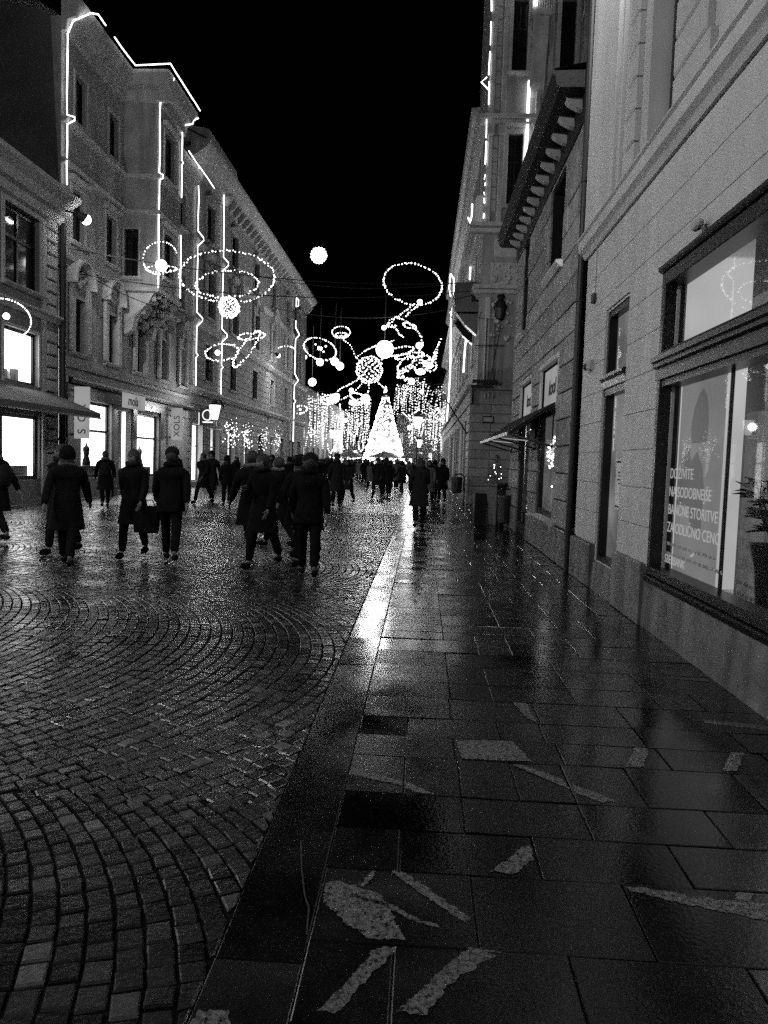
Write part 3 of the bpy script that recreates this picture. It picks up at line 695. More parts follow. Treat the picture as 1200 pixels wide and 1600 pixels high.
for y in (15.8,17.9):
    mb = MB(); mb.tube([(1.6,y+.7,z1+.0),(2.3,y+.7,z1-.05)],.012,5); mb.build('led_bar', E['sign'], aw)

# ------------------------------------------------------------------ right side, third house: big ornate corner building
X3, Y3 = 1.92, 31.0
b3 = thing('ornate_corner_building', (3,31,0), 'tall ornate corner building with banded stone base facing the side street', 'building')
Fs = frame((0,Y3,0),(1,0,0),(0,-1,0)); Fw = FR(X3)
mb = MB(); so = [(x_,x_+.58,z_,z_+2.8) for x_ in (3.0,4.9,6.8) for z_ in (12.2,17.4)]
wall(mb, frame((0,Y3,0),(1,0,0),(0,-1,0)), 2.12, 9, 4.9, 24, so, .3); wall(mb, Fs, X3, 9, 0, 4.9)
go = [(y,y+1.7,.4,3.6) for y in range(33,72,4)]; wo3 = [(y+.2,y+1.5,z,z+2.2) for y in range(33,72,4) for z in (6.2,9.6,13.2)]
wall(mb, Fw, Y3, 75, 0, 4.9, go, .3); F3 = FR(2.12); wall(mb, F3, Y3, 36.5, 4.9, 24, [o for o in wo3 if o[1] < 36.4], .25); wall(mb, F3, 36.5, 75, 4.9, 17.9, [o for o in wo3 if o[0] > 36.5], .25)
mb.quad((2.12,36.5,17.9),(9,36.5,17.9),(9,36.5,24),(2.12,36.5,24)); mb.quad((2.12,75,0),(9,75,0),(9,75,18),(2.12,75,18)); mb.quad((2.12,36.5,17.9),(2.12,75,17.9),(9,75,20.5),(9,36.5,20.5)); mb.quad((X3,Y3,4.9),(X3,75,4.9),(2.12,75,4.9),(2.12,Y3,4.9)); mb.quad((X3,Y3,4.9),(9,Y3,4.9),(9,Y3+.001,4.9),(X3,Y3+.001,4.9))
mb.build('wall', M['plaster_l3'], b3)
z = .75
while z < 4.0:
    for (a0,a1) in ((X3,2.75),(2.76,4.2),(4.21,6.0),(6.01,8.0)):
        m2 = MB(); m2.tone = R.uniform(.85,1.15); m2.fbox(Fs,a0+.005,a1,z+.015,z+.36,.002,.06,.02); m2.build('stone_course', M['stone3'], b3, tone=True)
    for (a0,a1) in ((Y3-.05,32.9),):
        m2 = MB(); m2.tone = 1; m2.fbox(Fw,a0,a1,z+.015,z+.36,.002,.06,.02); m2.build('stone_course', M['stone3'], b3, tone=True)
    z += .375
m2 = MB(); m2.tone = 1; m2.fbox(Fs,X3-.06,8,0,.72,.002,.10,.02); m2.build('plinth_block', M['stone3'], b3, tone=True)
m2 = MB(); m2.extr(Fs,X3-.02,8.5,[(4.15,.0),(4.15,.07),(4.70,.08),(4.74,.22),(4.86,.26),(4.9,.26),(4.92,.0)]); m2.build('band', M['plaster_l3'], b3)
m2 = MB(); m2.extr(Fw,Y3-.26,75,[(4.15,.0),(4.15,.07),(4.70,.08),(4.74,.22),(4.86,.26),(4.9,.26),(4.92,.0)]); m2.build('band', M['plaster_l3'], b3)
for (zz,wd,tp) in ((8.6,.30,'s'),(11.0,.55,'s'),(15.3,.3,'s')):
    m2 = MB(); pr = [(zz,.0),(zz+.05,wd*.4),(zz+.18,wd*.5),(zz+.2,wd),(zz+.34,wd+.05),(zz+.36,.0)]
    m2.extr(Fs,2.12-wd,8.5,pr).extr(F3,Y3,75 if zz < 16 else 36.5,pr); m2.build('string_course', M['trim'], b3)
m2 = MB(); pr = [(17.6,.0),(17.65,.15),(17.9,.18),(17.95,.36),(18.3,.42),(18.35,.0)]; m2.extr(F3,36.0,75,pr); m2.build('eaves_cornice', M['trim'], b3)
for y in range(37,75,1):
    m2 = MB(); m2.fbox(F3,y-.1,y+.1,17.3,17.6,.002,.16,.02) if y < 75 else 0; m2.build('bracket', M['trim'], b3)
for o in so: window(b3, Fs, *o, .22, (1,1), .18, 'flat')
for o in go[:10]: window(b3, Fw, *o, .2, (1,1), .12, None, sill=False, lit=(o[0] in (37,45,53)), litm='win_mid')
for o in wo3: window(b3, F3, *o, .2, (1,1), .14, 'flat' if o[2] < 10 else None)
# relief panel and shield on the side face
m2 = MB(); m2.fbox(Fs,2.5,5.2,8.95,9.9,.002,.05,.02).fbox(Fs,2.6,5.0,10.1,10.9,.002,.06,.03).fbox(Fs,2.35,2.55,5.0,8.5,.002,.08,.02)
rr = random.Random(9)
for k in range(130): m2.sphere((rr.uniform(2.6,5.1),Y3-.05,rr.choice([rr.uniform(9.0,9.85),rr.uniform(6.8,8.4)])), rr.uniform(.05,.12), 5, 3)
m2.build('relief_ornament', M['trim'], b3, kind='stuff')
m2 = MB(); m2.lathe((2.95,Y3-.12,8.05),[(.05,-.5),(.16,-.42),(.22,-.2),(.28,.0),(.2,.25),(.1,.35),(.18,.45),(.1,.55)],12,1,.4); m2.build('shield', M['dark_paint'], b3)
for x_ in (2.16,2.62,4.0,4.42,5.85,6.3,7.7):
    m2 = MB(); m2.fbox(Fs,x_,x_+.22,11.4,15.3,.002,.12,.03).fbox(Fs,x_,x_+.22,15.7,23.8,.002,.12,.03).fbox(Fs,x_-.05,x_+.27,14.9,15.3,.002,.18,.03); m2.build('pilaster', M['trim'], b3)
for x_ in (4.0,6.0):
    m2 = MB(); m2.fbox(Fs,x_-.4,x_+.4,19.1,19.35,.002,.9,.03); m2.extr(Fs,x_-.3,x_+.3,[(19.1,.0),(16.4,.0),(16.9,.25),(17.8,.4),(18.4,.75),(19.1,.8)]); m2.build('balcony_console', M['trim'], b3)
    for k_ in range(9):
        m2 = MB(); m2.lathe((x_-.36+.09*k_,Y3-.82,19.35),[(.03,0),(.045,.2),(.02,.45),(.035,.7)],6); m2.build('baluster', M['trim'], b3)
    m2 = MB(); m2.fbox(Fs,x_-.42,x_+.42,20.05,20.15,.74,.9,.01); m2.build('balcony_rail', M['trim'], b3)
for k_ in range(22):
    m2 = MB(); z_ = 11.9+.5*k_; m2.fbox(Fs,2.14,2.58,z_+.015,z_+.47,.002,.045,.012) if not 14.7 < z_ < 15.9 else m2.fbox(Fs,2.14,2.3,z_+.01,z_+.2,.002,.03); m2.build('quoin_block', M['trim'], b3)
m2 = MB()
for (sx,ang) in ((2.55,-.45),(2.62,0),(2.69,.45)): m2.sphere((sx+ang*.2,Y3-.12,4.45+.06*(1-abs(ang))),.07,6,4,(.5,.5,1.8))
m2.build('palmette', M['trim'], b3)
# balcony bay over the street side
m2 = MB(); m2.fbox(F3,32.0,35.6,8.1,8.35,.002,1.0,.04).fbox(F3,32.0,35.6,8.35,9.3,.9,1.0,.02).fbox(F3,32.0,32.1,8.35,9.3,.0,.9,.01)
m2.extr(F3,32.3,32.8,[(8.1,.0),(7.2,.02),(7.6,.5),(8.1,.9)]).extr(F3,34.8,35.3,[(8.1,.0),(7.2,.02),(7.6,.5),(8.1,.9)]); m2.build('balcony', M['dark_paint'], b3)
m2 = MB(); m2.extr(F3,31.3,36.4,[(11.4,.0),(11.6,.3),(12.6,.32),(12.7,.0)]); m2.build('parapet_panel', M['plaster'], b3)
t = thing('street_name_plate', (2.62,Y3-.07,3.5), 'small dark framed street name plate on the banded corner', 'plate')
m2 = MB(); m2.fbox(Fs,2.40,2.86,3.38,3.66,.065,.085,.01); m2.build('plate', M['dark_paint'], t)
m2 = MB(); m2.fbox(Fs,2.44,2.82,3.43,3.61,.087,.090); m2.build('plate_face', M['trim'], t)
t = thing('hanging_sign', (2.3,30.6,7), 'wrought iron sign bracket hanging from the ornate corner building', 'sign bracket')
m2 = MB(); m2.tube([(2.1,Y3-.03,7.65),(2.1,29.9,7.65)],.03,5).tube([(2.6,30.85,4.9),(3.0,30.85,7.4)],.02,5).tube([(2.42,30.8,7.6),(2.42,30.8,5.0)],.03,5).tube([(2.75,30.8,7.4),(2.75,30.8,5.0)],.025,5).tube([(1.95,30.8,6.5),(3.2,30.8,6.55)],.02,5); m2.build('bracket_arm', M['black_metal'], t)
m2 = MB(); m2.box(1.9,2.95,30.55,30.75,4.98,5.10).box(1.85,2.7,30.5,30.8,4.80,4.88); m2.build('ledge_spikes', M['black_metal'], t)
for (y, lab) in ((32.2,'slanting flagpole on the side of the ornate corner building'),):
    t = thing('flagpole', (X3,y,4.2), lab, 'flagpole')
    m2 = MB(); m2.tube([(X3-.02,y,2.9),(X3-1.0,y-.5,4.3)],.03,6); m2.build('pole', M['black_metal'], t)
    m2 = MB(); m2.sphere((X3-1.0,y-.5,4.32),.05,8,6); m2.build('finial', M['lamp_body'], t)
    m2 = MB(); m2.fbox(Fw,y-.1,y+.1,2.8,3.0,.002,.06,.01); m2.build('bracket', M['black_metal'], t)
# ------------------------------------------------------------------ left side, nearest house
XL = -12.0
F = FL(XL)
l1 = thing('low_shop_house', (XL,18,0), 'low dark house at the far left with a lit mezzanine window and block quoins', 'building')
lw = [(y,y+1.95,6.45,8.66) for y in (5.2,8.3,11.4,14.5,17.6,20.72)]; mz = [(y,y+1.9,3.62,5.2) for y in (8.3,14.5,17.6,20.66)]; gw = [(y,y+2.05,.75,2.72) for y in (8.3,14.5,17.5,20.62)]
mb = MB(); wall(mb, F, -8, 23.85, 0, 9.5, lw+mz+gw, .22); mb.quad((XL,-8,9.5),(XL,23.85,9.5),(-20,23.85,11.5),(-20,-8,11.5)); mb.build('wall', M['plaster_l1'], l1)
for o in lw: window(l1, F, *o, .2, (1,1), .16, None, sill=True, fw_=.11)
for o in mz: window(l1, F, *o, .16, (0,0), .10, None, sill=False, lit=True, litm='win', fw_=.09, back=.8)
for o in gw: window(l1, F, *o, .14, (0,0), 0, None, sill=False, lit=True, litm='win', fw_=.12, back=.8)
mb = MB(); mb.extr(F,-8,23.95,[(8.85,.0),(8.9,.12),(9.15,.16),(9.2,.34),(9.45,.44),(9.62,.70),(9.74,.74),(9.78,.0)]); mb.build('cornice', M['trim'], l1)
mb = MB(); mb.extr(F,-8,23.9,[(5.68,.0),(5.72,.08),(5.84,.12),(5.90,.20),(5.97,.20),(5.99,.0)]); mb.build('string_course', M['trim'], l1)
z = .4; n = 0
while z < 8.7:
    if not 5.5 < z+.2 < 6.0:
        mb = MB(); mb.fbox(F,23.02-(.0 if n%2 else .06),23.62,z+.02,z+.36,.002,.10,.035); mb.build('quoin_block', M['trim'], l1)
    z += .39; n += 1
mb = MB(); mb.fbox(F,22.75,22.98,.3,8.8,.002,.07,.01); mb.build('corner_strip', M['trim'], l1)
t = thing('drainpipe', (XL+.1,23.93,0), 'black drainpipe on the left between the low house and the outlined house', 'drainpipe')
mb = MB(); mb.tube([(XL+.12,23.90,0),(XL+.12,23.90,9.0)],.11,8); mb.build('pipe', M['black_metal'], t)
for z in (2,5,7.6): mb = MB(); mb.tube([(XL+.12,23.90,z),(XL+.12,23.90,z+.08)],.14,8); mb.build('clamp', M['black_metal'], t)
t = thing('canvas_awning', (-11,20,3), 'wide grey canvas awning over the left shop window', 'awning')
mb = MB(); y0,y1 = 15.5,23.35
mb.add([(XL+.05,y0,3.5),(-10.35,y0,2.9),(-10.35,y1,2.9),(XL+.05,y1,3.5),(XL+.05,y0,3.45),(-10.35,y0,2.75),(-10.35,y1,2.75),(XL+.05,y1,3.45)],[(0,1,2,3),(7,6,5,4),(0,4,5,1),(1,5,6,2),(2,6,7,3)]); mb.build('canvas', M['awning'], t)
mb = MB(); mb.box(-10.38,-10.33,y0,y1,2.71,2.76); mb.build('front_bar', M['lamp_body'], t)
for y in (15.8,19.5,23.1): mb = MB(); mb.tube([(XL+.05,y,2.75),(-11.1,y-.2,3.0),(-10.4,y,2.78)],.025,5); mb.build('strut', M['black_metal'], t)

# ------------------------------------------------------------------ left side, outlined ornate house with a bay
l2 = thing('outlined_bay_house', (XL,30,0), 'tall stuccoed house outlined in rope light with a projecting bay and arched window hoods', 'building')
cy = (24.75,27.4,30.2,33.0,35.7); w1o = [(y,y+.95,5.05,6.85) for y in cy]; w2o = [(y,y+.9,8.72,10.45) for y in (24.75,27.4,33.2,35.6)]; w3o = [(y,y+.85,12.6,14.2) for y in (24.95,27.6,33.2,35.6)]
sA = (25.4,28.05,.72,3.48); sB = (30.45,33.15,.66,3.36); sD = (28.55,29.95,.15,3.34)
mb = MB(); wall(mb, F, 24.0, 37.15, 0, 15.5, w1o+w2o+w3o+[sA,sB,sD], .25)
mb.quad((XL,24,0),(-24,24,0),(-24,24,15.5),(XL,24,15.5)) ; mb.quad((XL,37.15,9),(-20,37.15,9),(-20,37.15,15.5),(XL,37.15,15.5)); mb.quad((XL,24,15.5),(XL,37.15,15.5),(-18,37.15,19),(-18,24,19)); mb.build('wall', M['plaster_l2'], l2)
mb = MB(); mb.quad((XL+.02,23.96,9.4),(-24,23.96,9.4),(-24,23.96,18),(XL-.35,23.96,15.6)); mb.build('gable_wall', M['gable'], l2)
mb = MB(); mb.quad((XL-.3,24,15.9),(XL-.3,37.15,15.9),(-18,37.15,19.2),(-18,24,19.2)); mb.build('roof', M['roof'], l2)
for o in w1o: window(l2, F, *o, .2, (1,1), .12, 'arch')
for o in w2o: window(l2, F, *o, .2, (1,1), .14, 'flat')
for o in w3o: window(l2, F, *o, .2, (1,1), .12, None)
pE = [(15.05,.0),(15.1,.15),(15.4,.2),(15.5,.45),(15.85,.62),(16.0,.66),(16.02,.0)]
mb = MB(); mb.extr(F,24.0,28.85,pE).extr(F,31.6,37.2,[(v-.45,w) for v,w in pE]); mb.build('eaves_cornice', M['trim'], l2)
for (z,w_) in ((12.25,.16),(10.95,.12),(7.95,.14),(4.45,.12)):
    mb = MB(); mb.extr(F,24.0,37.15 if z < 8.3 else 28.9,[(z,.0),(z+.04,w_),(z+.16,w_+.06),(z+.18,.0)]); mb.build('string_course', M['trim'], l2)
mb = MB(); mb.extr(F,24.2,37.1,[(3.95,.0),(3.95,.3),(4.05,.34),(4.12,.34),(4.18,.0)]); mb.build('shop_cornice', M['dark_paint'], l2)
mb = MB(); mb.fbox(F,24.3,37.0,3.50,3.94,.002,.10,.01); mb.build('shop_fascia', M['dark_paint'], l2)
for (a0,a1) in ((24.35,25.35),(28.08,28.5),(30.0,30.42),(33.2,33.9)):
    mb = MB(); mb.fbox(F,a0,a1,0,3.50,.002,.08,.01); mb.build('shopfront_pier', M['dark_paint'], l2)
# the bay: an upper storey box projecting over the street
XB = -10.62; FB = FL(XB); FS = frame((0,28.9,0),(1,0,0),(0,-1,0))
bo = [(29.65,30.75,z,z+1.75) for z in (8.75,12.6)]; bs = [(-11.9,-11.35,z,z+1.8) for z in (8.55,)]
mb = MB(); wall(mb, FB, 28.9, 31.5, 8.0, 15.6, bo, .2); wall(mb, FS, XL, XB, 8.0, 15.6, bs, .15)
mb.quad((XL,31.5,8),(XB,31.5,8),(XB,31.5,15.6),(XL,31.5,15.6)); mb.quad((XL,28.9,8),(XB,28.9,8),(XB,31.5,8),(XL,31.5,8)); mb.build('bay_wall', M['plaster_l2'], l2)
for o in bo: window(l2, FB, *o, .18, (1,1), .14, 'flat')
for o in bs: window(l2, FS, *o, .13, (0,1), .08, None)
pB = [(15.1,.0),(15.15,.12),(15.5,.18),(15.6,.42),(15.95,.6),(16.05,.62),(16.1,.0)]
mb = MB(); mb.extr(FB,28.85,31.9,pB); mb.extr(FS,XL-.3,XB+.60,pB); mb.build('bay_cornice', M['trim'], l2)
mb = MB(); mb.quad((XL-1,28.9,16.06),(XB+.4,28.9,16.06),(XB+.4,31.9,16.06),(XL-1,31.9,16.06)); mb.build('bay_roof', M['roof'], l2)
for z in (12.25,10.9,7.95):
    mb = MB(); mb.extr(FB,28.8,31.6,[(z,.0),(z+.04,.1),(z+.16,.14),(z+.18,.0)]).extr(FS,XL,XB+.14,[(z,.0),(z+.04,.1),(z+.16,.14),(z+.18,.0)]); mb.build('bay_string_course', M['trim'], l2)
mb = MB()
for y in (28.95,31.1): mb.extr(F,y,y+.4,[(8.0,.0),(6.3,.05),(6.5,.4),(7.0,.5),(7.5,1.0),(8.0,1.3)])
rr = random.Random(4)
for k in range(60): q = rr.random(); mb.sphere((XL+.2+1.1*q, rr.uniform(28.95,31.45), 6.7+1.2*q), rr.uniform(.08,.16), 5, 4)
mb.build('bay_console', M['trim'], l2, kind='stuff')
mb = MB(); mb.fbox(F,29.3,31.2,15.9,16.9,-1.6,-1.2,.05).fbox(F,29.2,31.3,16.9,17.05,-1.7,-1.1,.02); mb.build('chimney', M['trim'], l2)
# shop below
window(l2, F, *sA, .2, (0,1), 0, None, sill=False, lit=True, litm='win', fw_=.11, back=.8)
window(l2, F, *sB, .2, (0,1), 0, None, sill=False, lit=True, litm='win', fw_=.11, back=.8)
mb = MB(); a0,a1,v0,v1 = sD
mb.fbox(F,a0,a0+.22,v0,v1,-.5,-.38).fbox(F,a1-.22,a1,v0,v1,-.5,-.38).fbox(F,a0+.22,a1-.22,2.55,2.75,-.5,-.385).fbox(F,a0+.22,a1-.22,v1-.12,v1,-.5,-.385).fbox(F,a0+.22,a1-.22,v0,v0+.5,-.5,-.385)
dd = mb.build('door', M['dark_paint'], l2)
mb = MB(); mb.quad(F(a0,v0,-.45),F(a1,v0,-.45),F(a1,v1,-.45),F(a0,v1,-.45)); mb.build('pane', M['glass'], dd)
mb = MB(); mb.quad(F(a0,v0,-.9),F(a1,v0,-.9),F(a1,v1,-.9),F(a0,v1,-.9)); mb.build('lit_interior', E['win_soft'], dd)
mb = MB(); mb.tube([F(a1-.3,1.0,-.36),F(a1-.3,1.5,-.36)],.02,5); mb.build('handle', M['trim'], dd)
for (y_, w_, lab_) in ((25.9,'dress','tailor dummy in a wide skirt in the left half of the lit shop'),(27.2,'coat','tailor dummy in a coat beside the lit shop door'),(31.2,'coat','tailor dummy in the right hand lit window, near side'),(32.4,'dress','tailor dummy in a wide skirt in the right hand lit window')):
    t = thing('tailor_dummy', (XL-.6,y_,.6), lab_, 'mannequin', 'tailor dummies in the lit shop windows')
    mb = MB(); mb.lathe((XL-.6,y_,.72),[(.16,0),(.02,.02),(.02,.45)] ,10); mb.build('stand', M['dark_paint'], t)
    mb = MB(); mb.lathe((XL-.6,y_,1.0),[(.30 if w_ == 'dress' else .2,0),(.2,.28),(.12,.5),(.17,.72),(.16,.82),(.05,.9),(.045,.98),(.02,1.0)],14,.7,1); mb.build('garment', M['cloth_pale'] if w_ == 'dress' else M['cloth_mid'], t)
for (a0_, a1_, v_, own_) in ((sA[0],sA[1],sA[2],l2),(sB[0],sB[1],sB[2],l2),(gw[-1][0],gw[-1][1],gw[-1][2],l1),(gw[-2][0],gw[-2][1],gw[-2][2],l1)):
    mb = MB(); mb.box(XL-.85,XL-.32,a0_+.12,a1_-.12,v_+.02,v_+.42); mb.build('display_base', M['cloth_pale'], own_)
    mb = MB(); mb.box(XL-.9,XL-.86,a0_+.3,a0_+.3+(a1_-a0_)*.35,v_+.5,v_+1.5); mb.build('display_panel', mat('display_card',.3,.7,.2,3), own_)
for (y_, z_, n_, lab_) in ((20.8,3.7,5,'row of small boxes on the sill of the lit mezzanine window'),(20.8,.85,4,'row of small goods low in the lit shop window under the awning')):
    t = thing('display_shelf', (XL-.5,y_,z_), lab_, 'shelf')
    mb = MB(); mb.box(XL-.8,XL-.3,y_,y_+1.6,z_,z_+.04); mb.build('shelf_board', M['lamp_body'], t)
    for k_ in range(n_): mb = MB(); h_ = R.uniform(.12,.4); mb.box(XL-.65,XL-.45,y_+.1+.3*k_,y_+.28+.3*k_,z_+.04,z_+.04+h_); mb.build('box', R.choice([M['trim'],M['lamp_body'],M['cloth_pale']]), t)
t = thing('shop_sign', F(29.3,3.7,.2), 'small bright sign with scrolling letters over the shop door on the left', 'sign')
mb = MB(); mb.fbox(F,28.15,30.4,3.42,4.0,.36,.42,.01); mb.build('sign_face', E['sign'], t)
text_mesh('mola', .52, 'lettering', M['ink'], t, F(28.55,3.55,.424), (0,1,0), (0,0,1), shear=.3, depth=.004, bold=.006)
t = thing('fascia_lamp', F(32.0,3.7,.2), 'small bright round lamp on the dark fascia right of the shop sign', 'lamp')
mb = MB(); mb.sphere(F(32.1,3.66,.16),.06,8,6); mb.build('bulb', E['lamp'], t)
mb = MB(); mb.tube([F(32.1,3.72,.10),F(32.1,3.66,.13)],.03,6); mb.build('socket', M['lamp_body'], t)
for (y, z0, z1, txt, lab) in ((24.75,2.1,3.85,'S  OX','tall pale banner sign with black vertical letters left of the lit shop'), (34.45,2.35,3.85,'XOLS','tall pale banner sign right of the lit shop windows')):
    Fx = frame((0,y,0),(1,0,0),(0,-1,0)); t = thing('banner_sign', (XL+.45,y,z0), lab, 'sign')
    mb = MB(); mb.fbox(Fx,XL+.15,XL+.66,z0,z1,0,.10,.01); mb.build('sign_face', E['sign'] , t)
    mb = MB(); mb.fbox(Fx,XL+.02,XL+.15,z0+.1,z0+.16,.03,.07).fbox(Fx,XL+.02,XL+.15,z1-.16,z1-.1,.03,.07); mb.build('bracket', M['black_metal'], t)
    text_mesh(txt, .40, 'lettering', M['ink'], t, (XL+.55,y-.104,z0+.15), (0,0,1), (-1,0,0), depth=.004)

# ------------------------------------------------------------------ left side, long palace with bracketed eaves
l3 = thing('long_four_storey_palace', (XL,55,0), 'long four storey palace with bracketed eaves in the middle of the left row', 'building')
cols = (40.0,45.2,51.2,57.2,63.2,69.4); w = 1.5
oM = [(y,y+w,5.75,7.7) for y in cols]; oP = [(y,y+w,9.2,11.6) for y in cols]; oT = [(y,y+w,13.2,15.2) for y in cols]; oG = [(y-.1,y+w+.2,.3,3.3) for y in (38.0,41.3,45.0,49.2,53.4,57.6,61.8,66.0,70.2)]
mb = MB(); wall(mb, F, 37.2, 74, 0, 16.9, oM+oP+oT+oG, .3); mb.quad((XL,74,0),(-24,74,0),(-24,74,16.9),(XL,74,16.9)); mb.quad((XL,37.2,0),(-24,37.2,0),(-24,37.2,16.9),(XL,37.2,16.9)); mb.build('wall', M['plaster_l3'], l3)
for o in oM: window(l3, F, *o, .25, (1,0), .14, None)
for o in oP: window(l3, F, *o, .25, (1,1), .16, 'arch')
for o in oT: window(l3, F, *o, .25, (1,1), .14, 'tri')
for k, o in enumerate(oG): window(l3, F, *o, .3, (1,1), .1, None, sill=False, lit=(k in (0,1,2,3,5,7)), litm='win_mid' if k != 0 else 'win')
mb = MB(); mb.extr(F,37.2,74.3,[(16.0,.0),(16.0,.06),(16.5,.1),(16.6,.3),(16.9,.75),(17.15,.95),(17.3,.98),(17.32,.0)]); mb.build('eaves_cornice', M['trim'], l3)
y = 43.2
while y < 74:
    mb = MB(); mb.extr(F,y-.12,y+.12,[(16.0,.06),(16.15,.3),(16.58,.62),(16.58,.06)]); mb.build('bracket', M['trim'], l3); y += 1.1
for (z,w_) in ((12.55,.22),(8.5,.3),(5.05,.35)):
    mb = MB(); mb.extr(F,37.2,74.1,[(z-.25,.0),(z-.2,w_*.5),(z,w_),(z+.14,w_),(z+.16,.0)]); mb.build('string_course', M['trim'], l3)
for (z0,z1) in ((5.3,8.2),(.2,4.7)):
    z = z0; mb = MB(); ops = oM+oG
    while z < z1:
        A = 37.25
        for o in sorted([o for o in ops if o[2]-.2 < z+.2 < o[3]+.25], key=lambda o: o[0]):
            if o[0]-.2 > A: mb.fbox(F,A,o[0]-.2,z+.02,z+.38,.002,.045,.015)
            A = o[1]+.2
        mb.fbox(F,A,73.9,z+.02,z+.38,.002,.045,.015); z += .41
    mb.build('rustication', M['plaster_l3'], l3)
mb = MB(); mb.quad((XL+.9,37.2,17.3),(XL+.9,74.2,17.3),(-18,74.2,20.5),(-18,37.2,20.5)); mb.build('roof', M['roof'], l3)
for y in (44.9,47.4,49.9):
    mb = MB(); mb.box(-13.6,-13.0,y,y+.5,17.8,19.6); mb.build('chimney', M['roof'], l3)
mb = MB(); mb.extr(F,37.5,43.0,[(17.3,-.6),(17.3,.9),(17.9,.8),(18.0,.2),(18.1,-.6)]); mb.build('attic', M['trim'], l3)
for y in (42.0,54.2,60.2):
    mb = MB(); mb.tube([F(y,4.9,.3),F(y,4.5,.55),F(y,4.35,.5)],.05,5); mb.build('lamp_bracket', M['black_metal'], l3)
t = thing('drainpipe', (XL+.15,66.3,0), 'thin dark drainpipe beside the rope light near the end of the palace', 'drainpipe')
mb = MB(); mb.tube([(XL+.2,66.6,0),(XL+.2,66.6,16)],.09,6); mb.build('pipe', M['black_metal'], t)
for z in (4,9,13): mb = MB(); mb.tube([(XL+.2,66.6,z),(XL+.2,66.6,z+.1)],.12,6); mb.build('clamp', M['black_metal'], t)

l4 = thing('low_end_house', (XL,85,0), 'dark low house at the end of the left row behind the light curtains', 'building')
o4 = [(y,y+1.2,z,z+1.7) for y in range(76,108,4) for z in (1.2,5.2)]
mb = MB(); wall(mb, F, 74.3, 110, 0, 9, o4, .25); mb.quad((XL,74.3,9),(XL,110,9),(-18,110,12),(-18,74.3,12)); mb.build('wall', M['plaster_l1'], l4)
for o in o4: window(l4, F, *o, .2, (1,1), .12, None, lit=(o[2] < 2 and o[0]%8 == 4), litm='win_mid')

# ------------------------------------------------------------------ far end: the square
def block(name, x0, x1, y, h, lab, m, nw, floors, d=16, roofh=3, litn=()):
    b = thing(name, ((x0+x1)/2,y,0), lab, 'building'); Fx = frame((0,y,0),(1,0,0),(0,-1,0)); st_ = (x1-x0)/nw
    o = [(x0+st_*(i+.3), x0+st_*(i+.68), 1.0+k*h/floors+.6, 1.0+k*h/floors+h/floors*.72) for i in range(nw) for k in range(floors)]
    mb = MB(); wall(mb, Fx, x0, x1, 0, h, o, .25); mb.quad((x0,y,0),(x0,y+d,0),(x0,y+d,h),(x0,y,h)); mb.quad((x1,y,0),(x1,y+d,0),(x1,y+d,h),(x1,y,h)); mb.build('wall', M[m], b)
    mb = MB(); mb.add([(x0-.3,y-.4,h),(x1+.3,y-.4,h),(x1+.3,y+d,h),(x0-.3,y+d,h),((x0+x1)/2-(x1-x0)*.3,y+d/2,h+roofh),((x0+x1)/2+(x1-x0)*.3,y+d/2,h+roofh)],[(0,1,5,4),(1,2,5),(2,3,4,5),(3,0,4)]); mb.build('roof', M['roof'], b)
    for k, q in enumerate(o): window(b, Fx, *q, .2, (1,0), .12, None, sill=False, lit=(k in litn), litm='win_mid')
    mb = MB(); mb.extr(Fx,x0-.2,x1+.2,[(h-.5,.0),(h-.4,.15),(h-.1,.3),(h,.3),(h+.02,.0)]); mb.build('eaves_cornice', M['trim'], b)
    return b
block('pale_square_house', -21, -12.6, 150, 11, 'pale house across the square left of the bright tree', 'plaster_l3', 5, 3, litn=(0,5,9))
block('wide_square_house', -5.5, 6.5, 152, 11.5, 'wide pale house across the square right of the bright tree', 'plaster_l3', 6, 3, litn=(3,9))
block('dark_square_house', -34, -21.5, 156, 13, 'dark house across the square at the far left', 'plaster_l1', 6, 3, litn=(2,))
ch = thing('domed_church', (4.5,175,0), 'small pale domed church tower behind the houses on the right', 'church')
mb = MB(); mb.box(2.3,7.6,170,180,0,18.5); mb.build('tower', M['plaster_l3'], ch)
mb = MB(); mb.lathe((4.9,175,18.5),[(3.2,0),(3.3,.4),(2.9,1.6),(2.0,2.8),(1.0,3.6),(.8,3.9),(.8,5.4),(1.0,5.6),(.5,6.5),(.05,8)],16); mb.build('dome', M['roof'], ch)
mb = MB(); mb.box(4.3,5.5,169.9,170.0,12,14.6); mb.build('belfry_opening', E['win_mid'], ch)
mb = MB(); mb.box(2.1,7.8,169.8,180.2,18.2,18.5); mb.build('tower_cornice', M['trim'], ch)
hs = thing('right_row_end_house', (2.4,90,0), 'narrow house at the end of the right row', 'building')
o5 = [(y,y+1.2,z,z+1.8) for y in range(78,100,4) for z in (1.2,5.2,8.8)]
mb = MB(); Fq = FR(2.3); wall(mb, Fq, 75.2, 100, 0, 12, o5, .25); mb.quad((2.3,75.2,0),(9,75.2,0),(9,75.2,12),(2.3,75.2,12)); mb.quad((2.3,75.2,12),(9,75.2,14),(9,100,14),(2.3,100,12)); mb.build('wall', M['plaster_l3'], hs)
for o in o5: window(hs, Fq, *o, .2, (1,0), .1, None, sill=False)
